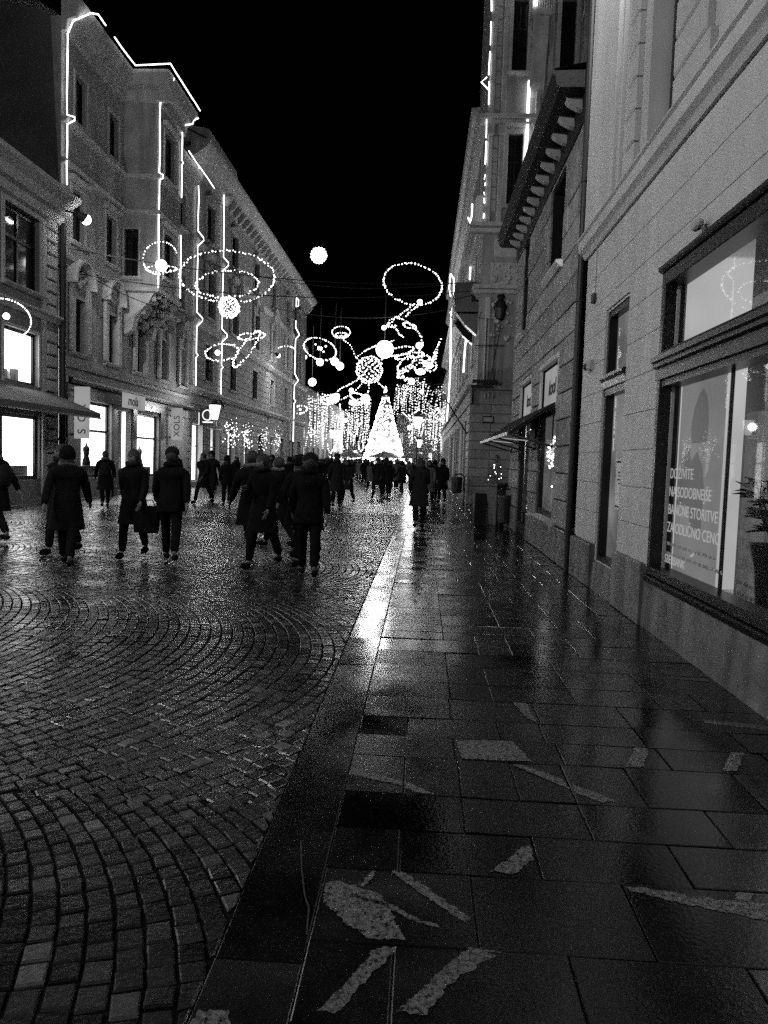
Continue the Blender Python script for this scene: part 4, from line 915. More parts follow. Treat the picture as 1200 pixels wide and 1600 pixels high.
# ------------------------------------------------------------------ lamps of the street (floodlights on the eaves, seen and unseen, and lanterns)
def floodlight(loc, aim, power, lab, angle=150):
    t = thing('floodlight', loc, lab, 'floodlight', 'floodlights on the house fronts')
    a = (Vector(aim)-Vector(loc)).normalized(); c = Vector(loc)
    mb = MB(); mb.tube([c-a*.28, c-a*.10, c-a*.02],[.08,.14,.17],10); mb.build('housing', M['lamp_body'], t)
    mb = MB(); mb.sphere(c+a*.02, .16, 12, 8); mb.build('lens', E['flood'], t)
    mb = MB(); mb.tube([c-a*.2, c-a*.2+Vector((-.45 if loc[0] < 0 else .35,0,.12))],.03,5); mb.build('bracket', M['black_metal'], t)
    lamp('beam', c+a*.24, power, 'SPOT', .12, t, Vector(loc)+a*10, angle)
    return t
floodlight((-11.0,23.6,9.05),(-2,34,2),650,'blown-out floodlight under the cornice of the low house at the left', 120)
floodlight((-11.2,6.0,9.2),(2.4,7.5,4),1100,'unseen added floodlight under the low house cornice, opposite the big shop window')  # out of view, added to light the pale house front
floodlight((-11.2,-5.0,9.0),(2.4,7,4),2600,'unseen floodlight on the low house behind the viewer')  # out of view, set for the light reaching the pale house from behind
floodlight((1.9,8.0,10.5),(-12,30,8),1500,'unseen added floodlight high on the pale house, aimed across the street')  # out of view, added to light the left house fronts
floodlight((-10.9,54.6,9.2),(-2,66,1),700,'small bright lamp on the ledge of the long palace', 165)

def lantern(x, y, h, s, lab, power, arms=False):
    t = thing('street_lantern', (x,y,0), lab, 'street lamp', 'street lanterns on poles')
    mb = MB(); mb.lathe((x,y,0),[(.16,0),(.16,.3),(.10,.45),(.06,.9),(.05,h-.9),(.07,h-.85),(.05,h-.8)],10); mb.build('pole', M['black_metal'], t)
    mb = MB(); mb.lathe((x,y,h-.75),[(.13*s,0),(.26*s,.62*s)],6); mb.build('lamp_shade', E['lamp'], t)
    mb = MB(); mb.lathe((x,y,h-.75+.62*s),[(.30*s,0),(.16*s,.13*s),(.05*s,.2*s),(.02,.3*s)],6); mb.build('cap', M['black_metal'], t)
    if arms:
        mb = MB(); mb.tube([(x-.45,y,h-1.25),(x+.45,y,h-1.25)],.02,5).sphere((x-.45,y,h-1.25),.06,6,4).sphere((x+.45,y,h-1.25),.06,6,4); mb.build('ladder_bar', M['black_metal'], t)
    lamp('bulb_light', (x,y-.45,h-.4), power, 'POINT', .2, t)
lantern(-10.25,36.0,4.2,1.1,'lit street lantern in front of the moon sign on the left pavement',140,True)
lantern(-.60,70.0,5.6,1.7,'lit lantern on a pole to the right of the bright tree',250)
lantern(-13.0+2.2,88.0,5.0,1.5,'small lit lantern far down the left side below the light curtains',150)
lantern(-.55,96.0,4.4,1.5,'small lit lantern just behind the lantern right of the tree',150)
t = thing('crescent_sign_box', (-10.9,36.6,3.4), 'black box sign with a lit crescent moon in a ring, behind the left lantern', 'sign')
Fx = frame((0,36.6,0),(1,0,0),(0,-1,0)); cx, cz = -10.78, 3.60
mb = MB(); mb.fbox(Fx,cx-.42,cx+.42,cz-.44,cz+.44,-.15,.0,.01); mb.build('box', M['dark_paint'], t)
mb = MB(); mb.tube([(cx+.25*math.cos(a*pi/12),36.58,cz+.08+.25*math.sin(a*pi/12)) for a in range(24)],.025,5,True); mb.build('ring', E['signw'], t)
P = [(cx+.24*math.cos(a), 36.585, cz+.08+.24*math.sin(a)) for a in [pi/2-k*pi/12 for k in range(13)]]+[(cx+.02+.09*math.cos(a), 36.585, cz+.08+.235*math.sin(a)) for a in [-pi/2+k*pi/12 for k in range(1,12)]]
mb = MB(); mb.add(P,[tuple(range(len(P)))]); mb.build('crescent', E['signw'], t)
mb = MB(); mb.fbox(Fx,cx-.25,cx+.27,cz-.30,cz-.24,.004,.012); mb.build('underline', E['signw'], t)
mb = MB(); mb.fbox(Fx,cx-.46,cx-.43,cz-.40,cz+.2,-.12,-.02); mb.build('side_strip', E['signw'], t)
mb = MB(); mb.tube([(-12,36.65,cz+.3),(cx,36.65,cz+.3)],.03,5); mb.build('arm', M['black_metal'], t)

# ------------------------------------------------------------------ rope lights on the facades
def rope(pts, lab, grp, r=.022, mt='rope'):
    mb = MB(); q = []
    for a, b in zip(pts, pts[1:]):
        a, b = Vector(a), Vector(b); n = max(1, int((b-a).length/.6))
        for k in range(n): q.append(a.lerp(b,k/n)+Vector((R.uniform(-1,1),R.uniform(-1,1),R.uniform(-1,1)))*.012)
    q.append(Vector(pts[-1])); mb.tube(q, r, 5)
    o = mb.build('rope_light', E[mt], None, loc=q[0])
    return tag(o, lab, 'rope light', grp)
gl = 'rope lights along the left house fronts'
x = XL+.14
rope([(x,24.12,10.3),(x,24.12,12.2),(x+.25,24.14,12.33),(x+.25,24.14,12.42),(x,24.12,12.5),(x,24.12,15.0),(x+.2,24.13,15.4),(x+.65,24.4,15.8),(XL+.75,25.0,16.1),(XL+.75,25.6,16.1)],'rope light up the left edge of the outlined house and over its corner',gl)
rope([(XL+.75,26.3,16.1),(XL+.75,28.2,16.12),(XB+.70,28.2,16.2),(XB+.70,31.9,16.2)],'rope light along the eaves of the outlined house and round the bay',gl)
x = XB+.08
rope([(x+.55,28.85,16.0),(x+.3,28.87,15.5),(x,28.88,15.1),(x,28.88,12.5),(x+.14,28.88,12.42),(x+.14,28.88,12.30),(x,28.88,12.2),(x,28.88,8.0)],'vertical rope light down the near corner of the bay',gl)
rope([(x+.55,31.9,15.9),(x+.4,31.75,15.75),(x+.35,31.75,15.6),(x,31.5,15.4),(x,31.5,14.0),(x+.05,31.5,13.9),(x,31.5,13.8),(x,31.5,12.4)],'rope light on the far corner of the bay, upper part',gl)
rope([(x,31.5,10.9),(x,31.5,8.3)],'short rope light on the far corner of the bay, lower part',gl)
rope([(XL+.8,34.4,15.55),(XL+.8,38.6,15.4)],'slanting rope light along the eaves behind the bay',gl)
for (yy, lab, z1) in ((38.0,'rope light on the near corner of the long palace',16.3),(42.8,'second rope light along the long palace, right of its corner',16.7)):
    x = XL+.16; p = [(x,yy,z1),(x-.03,yy,z1-.8),(x+.02,yy,z1-1.6)]
    for z in (12.6,8.55): p += [(x,yy,z+.45),(x+.3,yy,z+.14),(x+.3,yy,z),(x,yy,z-.3)]
    p += [(x,yy,6.9),(x+.1,yy,6.8),(x,yy,6.7),(x,yy,5.25)]
    rope(p, lab, gl)
p = []; x = XL+.3
for z in (12.6,8.55): p += [(x,66.3,z+.7),(x+.3,66.3,z+.14),(x+.3,66.3,z),(x,66.3,z-.3)]
rope([(x,66.3,13.9)]+p+[(x,66.3,7),(x+.15,66.3,6.8),(x,66.3,6.6),(x,66.3,3.2)],'rope light beside the thin drainpipe at the far end of the palace',gl,.035)
rope([(x,66.3,15.9),(x+.2,66.3,15.7),(x+.2,66.3,15.2),(x,66.3,15.1),(x,66.3,15.9)],'small loop of rope light high at the end of the palace',gl,.035)
gr_ = 'rope lights along the right house fronts'
def dotted(Xp, Yp, z0, z1, lab):
    mb = MB(); z = z0
    while z < z1:
        l_ = R.choice([.12,.2,.5,.9]); mb.tube([(Xp+R.uniform(-.03,.03),Yp,z),(Xp+R.uniform(-.03,.03),Yp,z+l_)], R.uniform(.012,.026), 5); z += l_+R.choice([.12,.25,.4])
    o = mb.build('rope_light', E['rope'], None, loc=(Xp,Yp,z0), kind='thing'); return tag(o, lab, 'rope light', gr_)
def bent(Xp, Yp, z0, z1, lab, n=5, r=.03, mt='rope', amp=.04):
    p = [(Xp+R.uniform(-amp,amp), Yp, z0+(z1-z0)*k/n) for k in range(n+1)]; return rope(p, lab, gr_, r, mt)
bt = lambda px, py, Y: tuple(at(px,py,Y))
dotted(2.10,30.85,17.2,20.5,'dotted rope light high on the corner of the ornate building')
dotted(2.10,30.85,11.6,16.7,'dotted rope light down the corner of the ornate building')
rope([(2.02,30.85,17.1),(1.8,30.8,16.9),(2.1,30.8,16.6)],'small kinked piece of rope light on the corner cornice',gr_,.025)
rope([(3.72,Y3-.12,17.0),(3.70,Y3-.12,14.9),(3.69,Y3-.12,12.6)],'thick white rope light beside the tall side window of the corner building',gr_,.055)
rope([(3.76,Y3-.95,21.5),(3.74,Y3-.95,20.2),(3.72,Y3-.95,19.4)],'thick white rope light above the tall side window of the corner building',gr_,.07)
rope([(2.0,38,14.6),(2.0,38,12.2)],'upper rope light on the street face of the ornate building',gr_,.04)
rope([bt(731,340,36.2),bt(736,350,36.2),bt(736,380,36.2),bt(734,437,36.2)],'kinked rope light over the balcony of the ornate building',gr_,.04)
rope([bt(729,522,36.2),bt(726,545,36.2),bt(724,582,36.2)],'short rope light below the balcony of the ornate building',gr_,.035)
rope([bt(704,428,50),bt(709,435,50),bt(709,472,50),bt(705,490,50),bt(704,540,50),bt(703,590,50),bt(698,658,50)],'long rope light down the far part of the right row',gr_,.045)
rope([bt(704,428,50.5),bt(702,450,50.5),bt(704,463,50.5)],'small bent rope light beside the long one on the right row',gr_,.04)

# ------------------------------------------------------------------ light decorations over the street
gd = 'light ornaments hung over the street'
def deco(name, px, py, Y, lab, cat='light ornament', grp=gd): return thing(name, at(px,py,Y), lab, cat, grp)
def ringpts(px, py, Y, rx, ry, rot=0, n=48, a=0, b=2*pi):
    c = at(px,py,Y); s = Y/FPX; los = (c-Vector((0,0,CAM_H))).normalized(); tl = math.acos(min(1, min(rx,ry)/max(rx,ry)))
    e1 = (rt*math.cos(rot)+up*math.sin(rot)); e2 = (-rt*math.sin(rot)+up*math.cos(rot))
    e2 = e2*math.cos(tl)+los*math.sin(tl)
    return circle3(c, e1*rx*s, e2*(max(rx,ry) if rx >= ry else ry)*s, n, a, b) if rx >= ry else circle3(c, (rt*math.cos(rot)+up*math.sin(rot))*rx*s, (-rt*math.sin(rot)+up*math.cos(rot))*ry*s, n, a, b)
def pix(pts, Y, dy=0): return [at(x,y,Y+dy*i/len(pts)) for i,(x,y) in enumerate(pts)]
def rb(Y): return Y/FPX*1.05
def ball(root, px, py, Y, r, m='ball'): MB_ = MB(); MB_.sphere(at(px,py,Y), r*Y/FPX, 14, 10); return MB_.build('light_ball', E[m], root, smooth=True)
def bulbball(root, px, py, Y, r, n, m='bulb'):
    mb = MB(); c = at(px,py,Y); s = r*Y/FPX; w = MB()
    for k in range(n):
        z = 1-2*(k+.5)/n; a = k*2.39996; q = math.sqrt(1-z*z)
        mb.octa(c+Vector((q*math.cos(a),q*math.sin(a),z))*s*R.uniform(.93,1.03), Y/FPX*R.uniform(.7,1.6))
    for k in range(6): w.tube(circle3(c, Vector((math.cos(k*pi/6),math.sin(k*pi/6),0))*s*.96, Vector((0,0,1))*s*.96, 16), s*.012, 4)
    w.build('wire_cage', M['wire'], root); mb.build('bulbs', E[m], root, kind='stuff')

t = deco('ring_ornament', 252, 412, 27, 'small ring of bulbs with a glowing ball in front of the bay'); Y = 27
bulbs('bulbs', t, [ringpts(250,403,Y,27,25,.5,40,-.2,4.9), ringpts(252,420,Y,24,5,0)], rb(Y), .11); ball(t,252,415,Y,9)
t = deco('ring_ornament', 355, 440, 29, 'large double ring of bulbs with a bulb-covered ball, left of the street'); Y = 29
bulbs('bulbs', t, [ringpts(355,430,Y,74,40,-.05,72), ringpts(355,443,Y,49,21,.05,48)], rb(Y)*1.1, .14, jit=.03); bulbball(t,358,480,Y,16,150)
t = deco('comet_ornament', 365, 540, 31, 'comet of three linked loops of bulbs below the double ring'); Y = 31
bulbs('bulbs', t, [ringpts(347,550,Y,26,13,.1,40), ringpts(385,545,Y,34,8,.95,40), ringpts(393,525,Y,21,5,.12,30)], rb(Y), .10, jit=.03); ball(t,340,551,Y,4)
t = deco('arc_ornament', 447, 543, 45, 'small arc of bulbs before the end windows of the palace'); bulbs('bulbs', t, [ringpts(447,546,45,13,5,0,24,.2,3.0)], rb(45), .12)
t = deco('ring_ornament', 18, 488, 17, 'arc of bulbs with a small ball before the mezzanine window, left edge'); Y = 17
bulbs('bulbs', t, [ringpts(6,497,Y,44,31,-.25,60,-1.1,4.2)], rb(Y)*1.1, .06); ball(t,10,494,Y,5)
t = deco('moon_ornament', 498, 399, 48, 'round bright bulb-covered ball hanging alone against the black sky'); bulbball(t,498,399,48,12,90); ball(t,498,399,48,8)
t = deco('ring_ornament', 645, 443, 46, 'large tilted ring of bulbs at the right against the black sky'); Y = 46
bulbs('bulbs', t, [ringpts(645,443,Y,45,31,-.22,64)], rb(Y)*1.1, .17, jit=.03); ball(t,656,472,Y,4)
t = deco('ribbon_ornament', 630, 500, 48, 'crossed ribbon of bulbs trailing down from the large tilted ring'); Y = 48
bulbs('bulbs', t, [pix([(648,475),(630,488),(618,497),(608,507),(598,513)],Y,.5), pix([(660,476),(648,482),(638,490),(632,497)],Y,-.5), pix([(600,513),(612,508),(618,514),(624,522),(630,528)],Y), pix([(612,498),(606,504),(604,510),(612,511),(620,508)],Y,1)], rb(Y), .12, jit=.04); ball(t,600,512,Y,3.5)
t = deco('loop_ornament', 640, 520, 50, 'long curving loop of bulbs with a small ellipse, above the white sphere'); Y = 50
bulbs('bulbs', t, [pix([(618,496),(630,499),(642,507),(650,515),(657,524),(660,534),(660,541),(655,549),(653,562)],Y,2), ringpts(640,509,Y,10,3.5,-.3,24)], rb(Y), .13, jit=.03); ball(t,655,540,Y,5)
t = deco('glowing_sphere', 601, 546, 55, 'plain solid white glowing sphere beside the bulb-covered globe', 'light ball'); ball(t,601,546,55,13.5)
mb = MB(); mb.tube([at(601,532,55),at(601,532,55)+Vector((0,0,3.5))],.03,4); mb.build('hanger', M['wire'], t)
lamp('sphere_light', at(601,546,54), 700, 'POINT', .6, t)
t = deco('globe_ornament', 577, 578, 58, 'big globe covered in bulbs with strings of bulbs radiating from it'); Y = 58
bulbball(t,577,578,Y,20.5,130)
bulbs('strings', t, [pix([(563,566),(555,556),(548,540),(536,530),(533,523)],Y,-1), pix([(560,556),(572,547),(588,540),(602,535),(618,532)],Y,1), pix([(560,592),(548,600),(533,606),(522,617)],Y), pix([(567,597),(560,606),(548,616),(532,625)],Y), pix([(576,599),(577,607),(574,617)],Y), pix([(590,597),(596,603),(602,608)],Y), pix([(592,563),(600,560)],Y)], rb(Y)*.9, .13, jit=.02)
bulbs('bulbs', t, [ringpts(533,519,Y,14,9,0,30), ringpts(533,523,Y,9,3,0,18)], rb(Y), .10)
t = deco('star_ring_ornament', 501, 545, 56, 'tilted ring of bulbs with a cross shaped star in its middle'); Y = 56
bulbs('bulbs', t, [ringpts(500,545,Y,26,16,-.35,48)], rb(Y), .12, jit=.02)
bulbs('star', t, [pix([(493,538),(508,552)],Y), pix([(509,541),(493,547)],Y)], rb(Y)*1.5, .06)
for (px,py,r,lab) in ((500,566,5.5,'small glowing ball below the star ring'),(523,565,6,'glowing ball touching the star ring, upper of a pair'),(531,572,6,'glowing ball, lower of the pair by the star ring'),(488,597,6,'glowing ball at the left above the light curtains')):
    t = deco('light_ball', px, py, 56, lab, 'light ball', 'small glowing balls over the street'); ball(t,px,py,56,r)
    mb = MB(); mb.tube([at(px,py-r,56),at(px,py-r,56)+Vector((0,0,4))],.02,4); mb.build('hanger', M['wire'], t)
t = deco('cluster_ornament', 515, 624, 62, 'flattened tangle of bulbs left of the globe strings'); Y = 62
bulbs('bulbs', t, [ringpts(515,624,Y,14,7,.1,30), ringpts(520,622,Y,10,5,.4,24), ringpts(509,627,Y,6,4,0,20)], rb(Y)*1.3, .10); ball(t,519,625,Y,6); ball(t,527,618,Y,3)
t = deco('cluster_ornament', 562, 622, 62, 'tangle of bulbs with a bright ball just left of the tree top')
bulbs('bulbs', t, [ringpts(562,622,Y,16,6,-.4,30), ringpts(560,628,Y,14,4,.1,24)], rb(Y)*1.2, .10); ball(t,571,623,Y,7); ball(t,549,610,Y,3.5); ball(t,554,629,Y,4)
t = deco('comet_ornament', 640, 580, 60, 'fat comet of bulbs with a bright head right of the globe'); Y = 60
bulbs('bulbs', t, [ringpts(634,568,Y,16,7,.75,36), ringpts(640,556,Y,22,4,.15,36), ringpts(622,549,Y,24,6,.2,36), ringpts(633,578,Y,13,3,.5,24)], rb(Y)*1.1, .12, jit=.03)
t = deco('comet_ornament', 635, 592, 60, 'short comet with a solid bright head over the right light curtain'); bulbs('bulbs', t, [pix([(622,587),(632,589),(642,595)],Y), pix([(622,589),(632,593),(642,598)],Y)], rb(Y)*1.8, .08); ball(t,643,596,Y,5)
t = deco('disc_ornament', 657, 581, 61, 'flat glowing oval disc hung at the right'); mb = MB(); mb.sphere(at(657,581,61),.40,14,8,(1,1,.6)); mb.build('disc', E['ball'], t); mb = MB(); mb.tube([at(657,577,61),at(657,577,61)+Vector((0,0,3))],.02,4); mb.build('hanger', M['wire'], t)
t = deco('crown_ornament', 672, 570, 62, 'spiky crown of bulbs with tall candles at the right'); Y = 62
bulbs('bulbs', t, [ringpts(673,571,Y,9,9,0,24), ringpts(655,573,Y,8,5,.6,20), ringpts(665,560,Y,6,5,.3,20), pix([(676,565),(678,552),(682,545)],Y), pix([(681,560),(684,540),(690,528)],Y), pix([(679,562),(680,548)],Y), pix([(645,565),(655,562),(668,566),(683,575)],Y)], rb(Y)*1.2, .10, jit=.02); ball(t,671,571,Y,5)
for (px,py,rx,ry,Y,lab) in ((469,640,11,6,70,'flat ring of bulbs in front of the end of the palace'),(483,676,9,4.5,78,'smaller flat ring of bulbs below it, lower left of the curtains')):
    t = deco('flat_ring_ornament', px, py, Y, lab); bulbs('bulbs', t, [ringpts(px,py,Y,rx,ry,.15,30)], rb(Y)*1.1, .12); ball(t,px,py,Y,1.6)
t = deco('wall_comet_ornament', 722, 500, 37.5, 'short slanting comet of bulbs on the right house front by the balcony'); bulbs('bulbs', t, [pix([(704,489),(715,497),(727,505),(737,512)],37.5), pix([(706,492),(718,502),(736,514)],37.5)], .05, .09, jit=.03)
# hanging curtains of light
gc = 'hanging curtains of light strings'
def curtain(x0, x1, y0, y1, Y, n, lab, jitter=12, r=.85, step=.26):
    t = thing('light_curtain', at((x0+x1)/2, y0, Y), lab, 'light curtain', gc)
    mb = MB(); mb.tube([at(x0-3,y0-2,Y), at((x0+x1)/2,y0+1,Y), at(x1+3,y0-2,Y)],.03,4); mb.build('cable', M['wire'], t)
    n = int(n*1.5)
    for k in range(n):
        x = x0+(x1-x0)*(k+R.uniform(.1,.9))/n; ya = y0+R.uniform(0,jitter); yb = y1-R.uniform(0,jitter*2); Yk = Y+R.uniform(-1.5,1.5)
        mb = MB()
        for p in along([at(x,ya,Yk), at(x-R.uniform(-2,4),(ya+yb)/2,Yk), at(x-R.uniform(-1,6),yb,Yk)], step, .02): mb.octa(p, Yk/FPX*r*R.uniform(.5,1.4))
        mb.build('strand', E['bulb_dim'], t, kind='stuff')
curtain(472,512,612,705,76,11,'curtain of light strings in front of the dark end house, left')
curtain(502,520,628,690,72,4,'narrow light curtain under the flattened tangle of bulbs')
curtain(545,580,622,700,80,12,'wide light curtain just left of the tree')
curtain(618,640,600,650,84,9,'short dense light curtain right of the tree tip',10)
curtain(635,665,590,655,70,8,'tall light curtain below the short comet, right')
curtain(668,697,625,708,74,13,'dense light curtain at the far right end of the street',16)
curtain(664,696,600,640,66,8,'upper light curtain beside the long rope light on the right',16)
curtain(520,548,640,705,88,8,'thin light curtain far back between the tangles of bulbs')
curtain(640,662,650,700,92,8,'low light curtain between the tree and the right lantern')
for (pts,Y,lab) in ((([(531,632),(533,655),(541,672),(554,683),(560,668),(566,655)]),64,'long drooping string of bulbs between the tangles'),
    ([(512,694),(513,703),(517,708),(525,695),(529,672),(532,690),(537,702)],80,'looped string of bulbs low down left of the tree'),
    ([(516,714),(535,718),(558,716),(575,713)],90,'shallow swag of bulbs just above the distant crowd'),
    ([(630,645),(640,655),(652,660),(668,655),(680,660),(695,650)],72,'swagged string of bulbs around the lantern on the right'),
    ([(560,690),(561,702),(564,706),(568,700),(567,688)],84,'small U-shaped string of bulbs by the tree foot'),
    ([(640,650),(655,640),(668,648),(684,640),(696,655)],76,'upper swag of bulbs on the right')):
    t = thing('bulb_string', at(*pts[0],Y), lab, 'string of bulbs', 'drooping strings of bulbs'); bulbs('bulbs', t, [pix(pts,Y)], Y/FPX*1.0, .2)
for (px,py,r,Y,lab) in ((523,702,3,100,'tiny glowing ball low at the left of two by the swag'),(540,657,3,100,'tiny glowing ball above the swag'),(555,707,3,100,'tiny glowing ball by the tree foot, left'),(640,668,3.5,100,'tiny glowing ball left of the right-hand lantern'),(489,700,3,95,'tiny glowing ball below the flat rings'),(476,558,3.5,90,'tiny glowing ball high at the end of the palace'),(659,612,3,90,'tiny glowing ball in the right light curtain'),(697,703,2.5,90,'tiny glowing ball at the foot of the right light curtain')):
    t = deco('small_light_ball', px, py, Y, lab, 'light ball', 'tiny glowing balls far down the street'); ball(t,px,py,Y,r)

# Christmas tree on the square
TX, TY, TZ, TH, TR = -6.35, 120.0, .6, 12.8, 3.6
t = thing('christmas_tree', (TX,TY,0), 'huge cone-shaped tree covered in blazing white bulbs at the end of the street', 'christmas tree')
mb = MB(); mb.lathe((TX,TY,0),[(.35,0),(.3,2)],10); mb.build('trunk', M['wood'], t)
mb = MB(); pr = [(TR*.98,TZ)]
for k in range(9): z = TZ+TH*k/9; pr += [(TR*(1-k/9)*.95+.1, z+.25), (TR*(1-(k+.8)/9)*.82+.08, z+TH/9*.8)]
pr += [(.05,TZ+TH-.3)]; mb.lathe((TX,TY,0), pr, 20); mb.build('foliage', M['needles'], t)
mb = MB()
for k in range(2500):
    u = 1-math.sqrt(R.random()); a = R.uniform(0,2*pi); rr_ = TR*(1-u)*R.uniform(.92,1.06)+.06; z = TZ+TH*u
    mb.octa((TX+rr_*math.cos(a), TY+rr_*math.sin(a), z+R.uniform(-.1,.1)), R.uniform(.045,.11))
mb.build('bulbs', E['tree'], t, kind='stuff')
mb = MB(); mb.lathe((TX,TY,TZ+TH-1.6),[(.42,0),(.3,.8),(.08,1.7),(.01,2.0)],10); mb.build('treetop', E['treeglow'], t)
lamp('tree_light', (TX,TY-5,5), 9000, 'POINT', 2.0, t)
lamp('tree_light', (TX+5,TY,5), 6000, 'POINT', 2.0, t)

# overhead cables
for (a,b,sag,lab) in ((((-12,24.5,7.6)),(2.1,31.5,8.9),.55,'cable from the low house cornice across to the ornate corner building'),((-12,25.0,7.9),(-10.6,30.5,7.6),.2,'short cable slanting along the outlined house'),((-12,24.6,8.4),(2.4,33,9.6),.5,'second cable high across the street'),((-12,40,12),(2.1,40,11.3),.8,'cable over the street carrying the double ring'),((-12,56,13),(2.1,56,13.2),.8,'cable over the street carrying the globe'),((-12,27,6.6),(-12+.2,36,8.4),.3,'cable on the front of the outlined house')):
    a, b = Vector(a), Vector(b); mb = MB(); mb.tube([a.lerp(b,k/12)-Vector((0,0,sag*4*(k/12)*(1-k/12))) for k in range(13)],.018,4)
    o = mb.build('overhead_cable', M['wire'], loc=a); tag(o, lab, 'cable', 'cables over the street')

# ------------------------------------------------------------------ things by the rough stone shop
t = thing('menu_board', (1.62,20.6,0), 'black folding menu board on the pavement beside the planter', 'sign board')
for s_ in (-1,1):
    mb = MB(); mb.add([(1.42,20.6+s_*.26,.02),(1.80,20.6+s_*.26,.02),(1.80,20.6+s_*.02,.86),(1.42,20.6+s_*.02,.86),(1.42,20.63+s_*.26,.02),(1.80,20.63+s_*.26,.02),(1.80,20.63+s_*.02,.86),(1.42,20.63+s_*.02,.86)],[(0,1,2,3),(7,6,5,4),(0,4,5,1),(1,5,6,2),(2,6,7,3),(3,7,4,0)]); mb.build('board', M['dark_paint'], t)
t = thing('tree_planter', (2.05,20.6,0), 'tall grey planter box with a small decorated fir beside the awning', 'planter')
mb = MB(); mb.lathe((2.05,20.6,0),[(.24,0),(.26,.05),(.28,1.05),(.33,1.08),(.33,1.16),(.28,1.16)],4); mb.build('box', M['wood'], t)
ft = thing('small_fir_tree', (2.05,20.6,1.15), 'small dark fir with a few bulbs standing in the tall planter', 'fir tree')
mb = MB(); mb.tube([(2.05,20.6,1.1),(2.05,20.6,1.9)],.02,6); mb.build('trunk', M['wood'], ft)
mb = MB(); rr = random.Random(2)
for k in range(420):
    u = rr.random()**1.3; a = rr.uniform(0,6.28); q = .30*(1-u)*rr.uniform(.2,1.1)+.02; z = 1.16+.80*u
    c = Vector((2.05+q*math.cos(a),20.6+q*math.sin(a),z)); d = Vector((math.cos(a),math.sin(a),-.3+rr.uniform(-.3,.3)))*.07; n = Vector((-math.sin(a),math.cos(a),0))*.014
    mb.add([c-n,c+n,c+d],[(0,1,2)])
mb.build('foliage', M['needles'], ft, kind='stuff')
mb = MB()
for k in range(12): u = rr.random()*.8; a = rr.uniform(3.5,6); q = .28*(1-u); mb.octa((2.05+q*math.cos(a),20.6+q*math.sin(a),1.2+.72*u),.013)
mb.build('bulbs', E['bulb'], ft, kind='stuff')
t = thing('litter_bin', (2.33,19.9,0), 'black hooded litter bin against the wall under the awning', 'bin')
mb = MB(); mb.lathe((2.22,19.7,.12),[(.15,0),(.19,.02),(.20,.70),(.19,.74)],14); mb.build('drum', M['black_metal'], t)
mb = MB(); mb.tube([(2.04,19.7,.84),(2.04,19.7,.95),(2.12,19.7,1.03),(2.32,19.7,1.03),(2.40,19.7,.95),(2.40,19.7,.84)],.025,6); mb.build('hood_hoop', M['black_metal'], t)
for xx in (2.08,2.36): mb = MB(); mb.tube([(xx,19.7,0),(xx,19.7,.2)],.025,6); mb.build('leg', M['black_metal'], t)
t = thing('litter_bin', (1.55,31,0), 'litter bin on a thin post at the corner of the ornate building', 'bin')
mb = MB(); mb.tube([(1.72,30.3,0),(1.72,30.3,1.15),(1.55,30.3,1.25),(1.3,30.3,1.2)],.035,6); mb.build('post', M['black_metal'], t)
mb = MB(); mb.lathe((1.42,30.3,.45),[(.16,0),(.2,.04),(.22,.62),(.2,.68)],12); mb.build('drum', M['black_metal'], t)
t = thing('shop_mannequin', (2.62,14.6,.75), 'dark mannequin with a pale tuft seen in the nearer stone house window', 'mannequin')
mb = MB(); mb.lathe((2.66,14.45,.75),[(.15,0),(.20,.1),(.16,.35),(.2,.6),(.13,.72),(.05,.78),(.05,.84),(.09,.9),(.10,1.0),(.06,1.08)],12,.5,1); mb.build('figure', M['cloth_mid'], t)
mb = MB(); mb.sphere((2.64,14.42,1.83),.08,8,6); mb.build('headdress', M['cloth_pale'], t)
# market umbrellas on the square
for (x,y,lab) in ((-9.8,100,'pale market umbrella left of the tree foot'),(-4.9,96,'pale market umbrella right of the tree foot'),(-1.0,92,'wide market umbrella near the right lantern')):
    t = thing('market_umbrella', (x,y,0), lab, 'umbrella', 'market umbrellas on the square')
    mb = MB(); mb.lathe((x,y,2.15),[(2.0,0),(2.0,.12),(.9,.6),(.05,.85)],8); mb.build('canopy', M['trim'], t)
    mb = MB(); mb.tube([(x,y,0),(x,y,2.9)],.05,6); mb.build('pole', M['black_metal'], t)
# terrace planters / bollards at the foot of the left row
for k, y in enumerate((44,48,53,58)):
    t = thing('hanging_basket', (XL+.6,y,2.6), ['basket of bulbs beside the first lit arch of the palace','basket of bulbs at the second lit arch of the palace','dimmer basket of bulbs at the third arch of the palace','basket of bulbs at the last lit arch of the palace'][k], 'light ornament', 'baskets of bulbs on the palace arches')
    mb = MB()
    for q in range(60): mb.octa((XL+.55+R.gauss(0,.18),y+R.gauss(0,.3),3.0+R.gauss(0,.45)),R.uniform(.015,.04))
    mb.build('bulbs', E['bulb_dim'] if k > 1 else E['bulb'], t, kind='stuff')
    mb = MB(); mb.tube([(XL,y,3.6),(XL+.6,y,3.6),(XL+.6,y,3.0)],.02,4); mb.build('bracket', M['black_metal'], t)

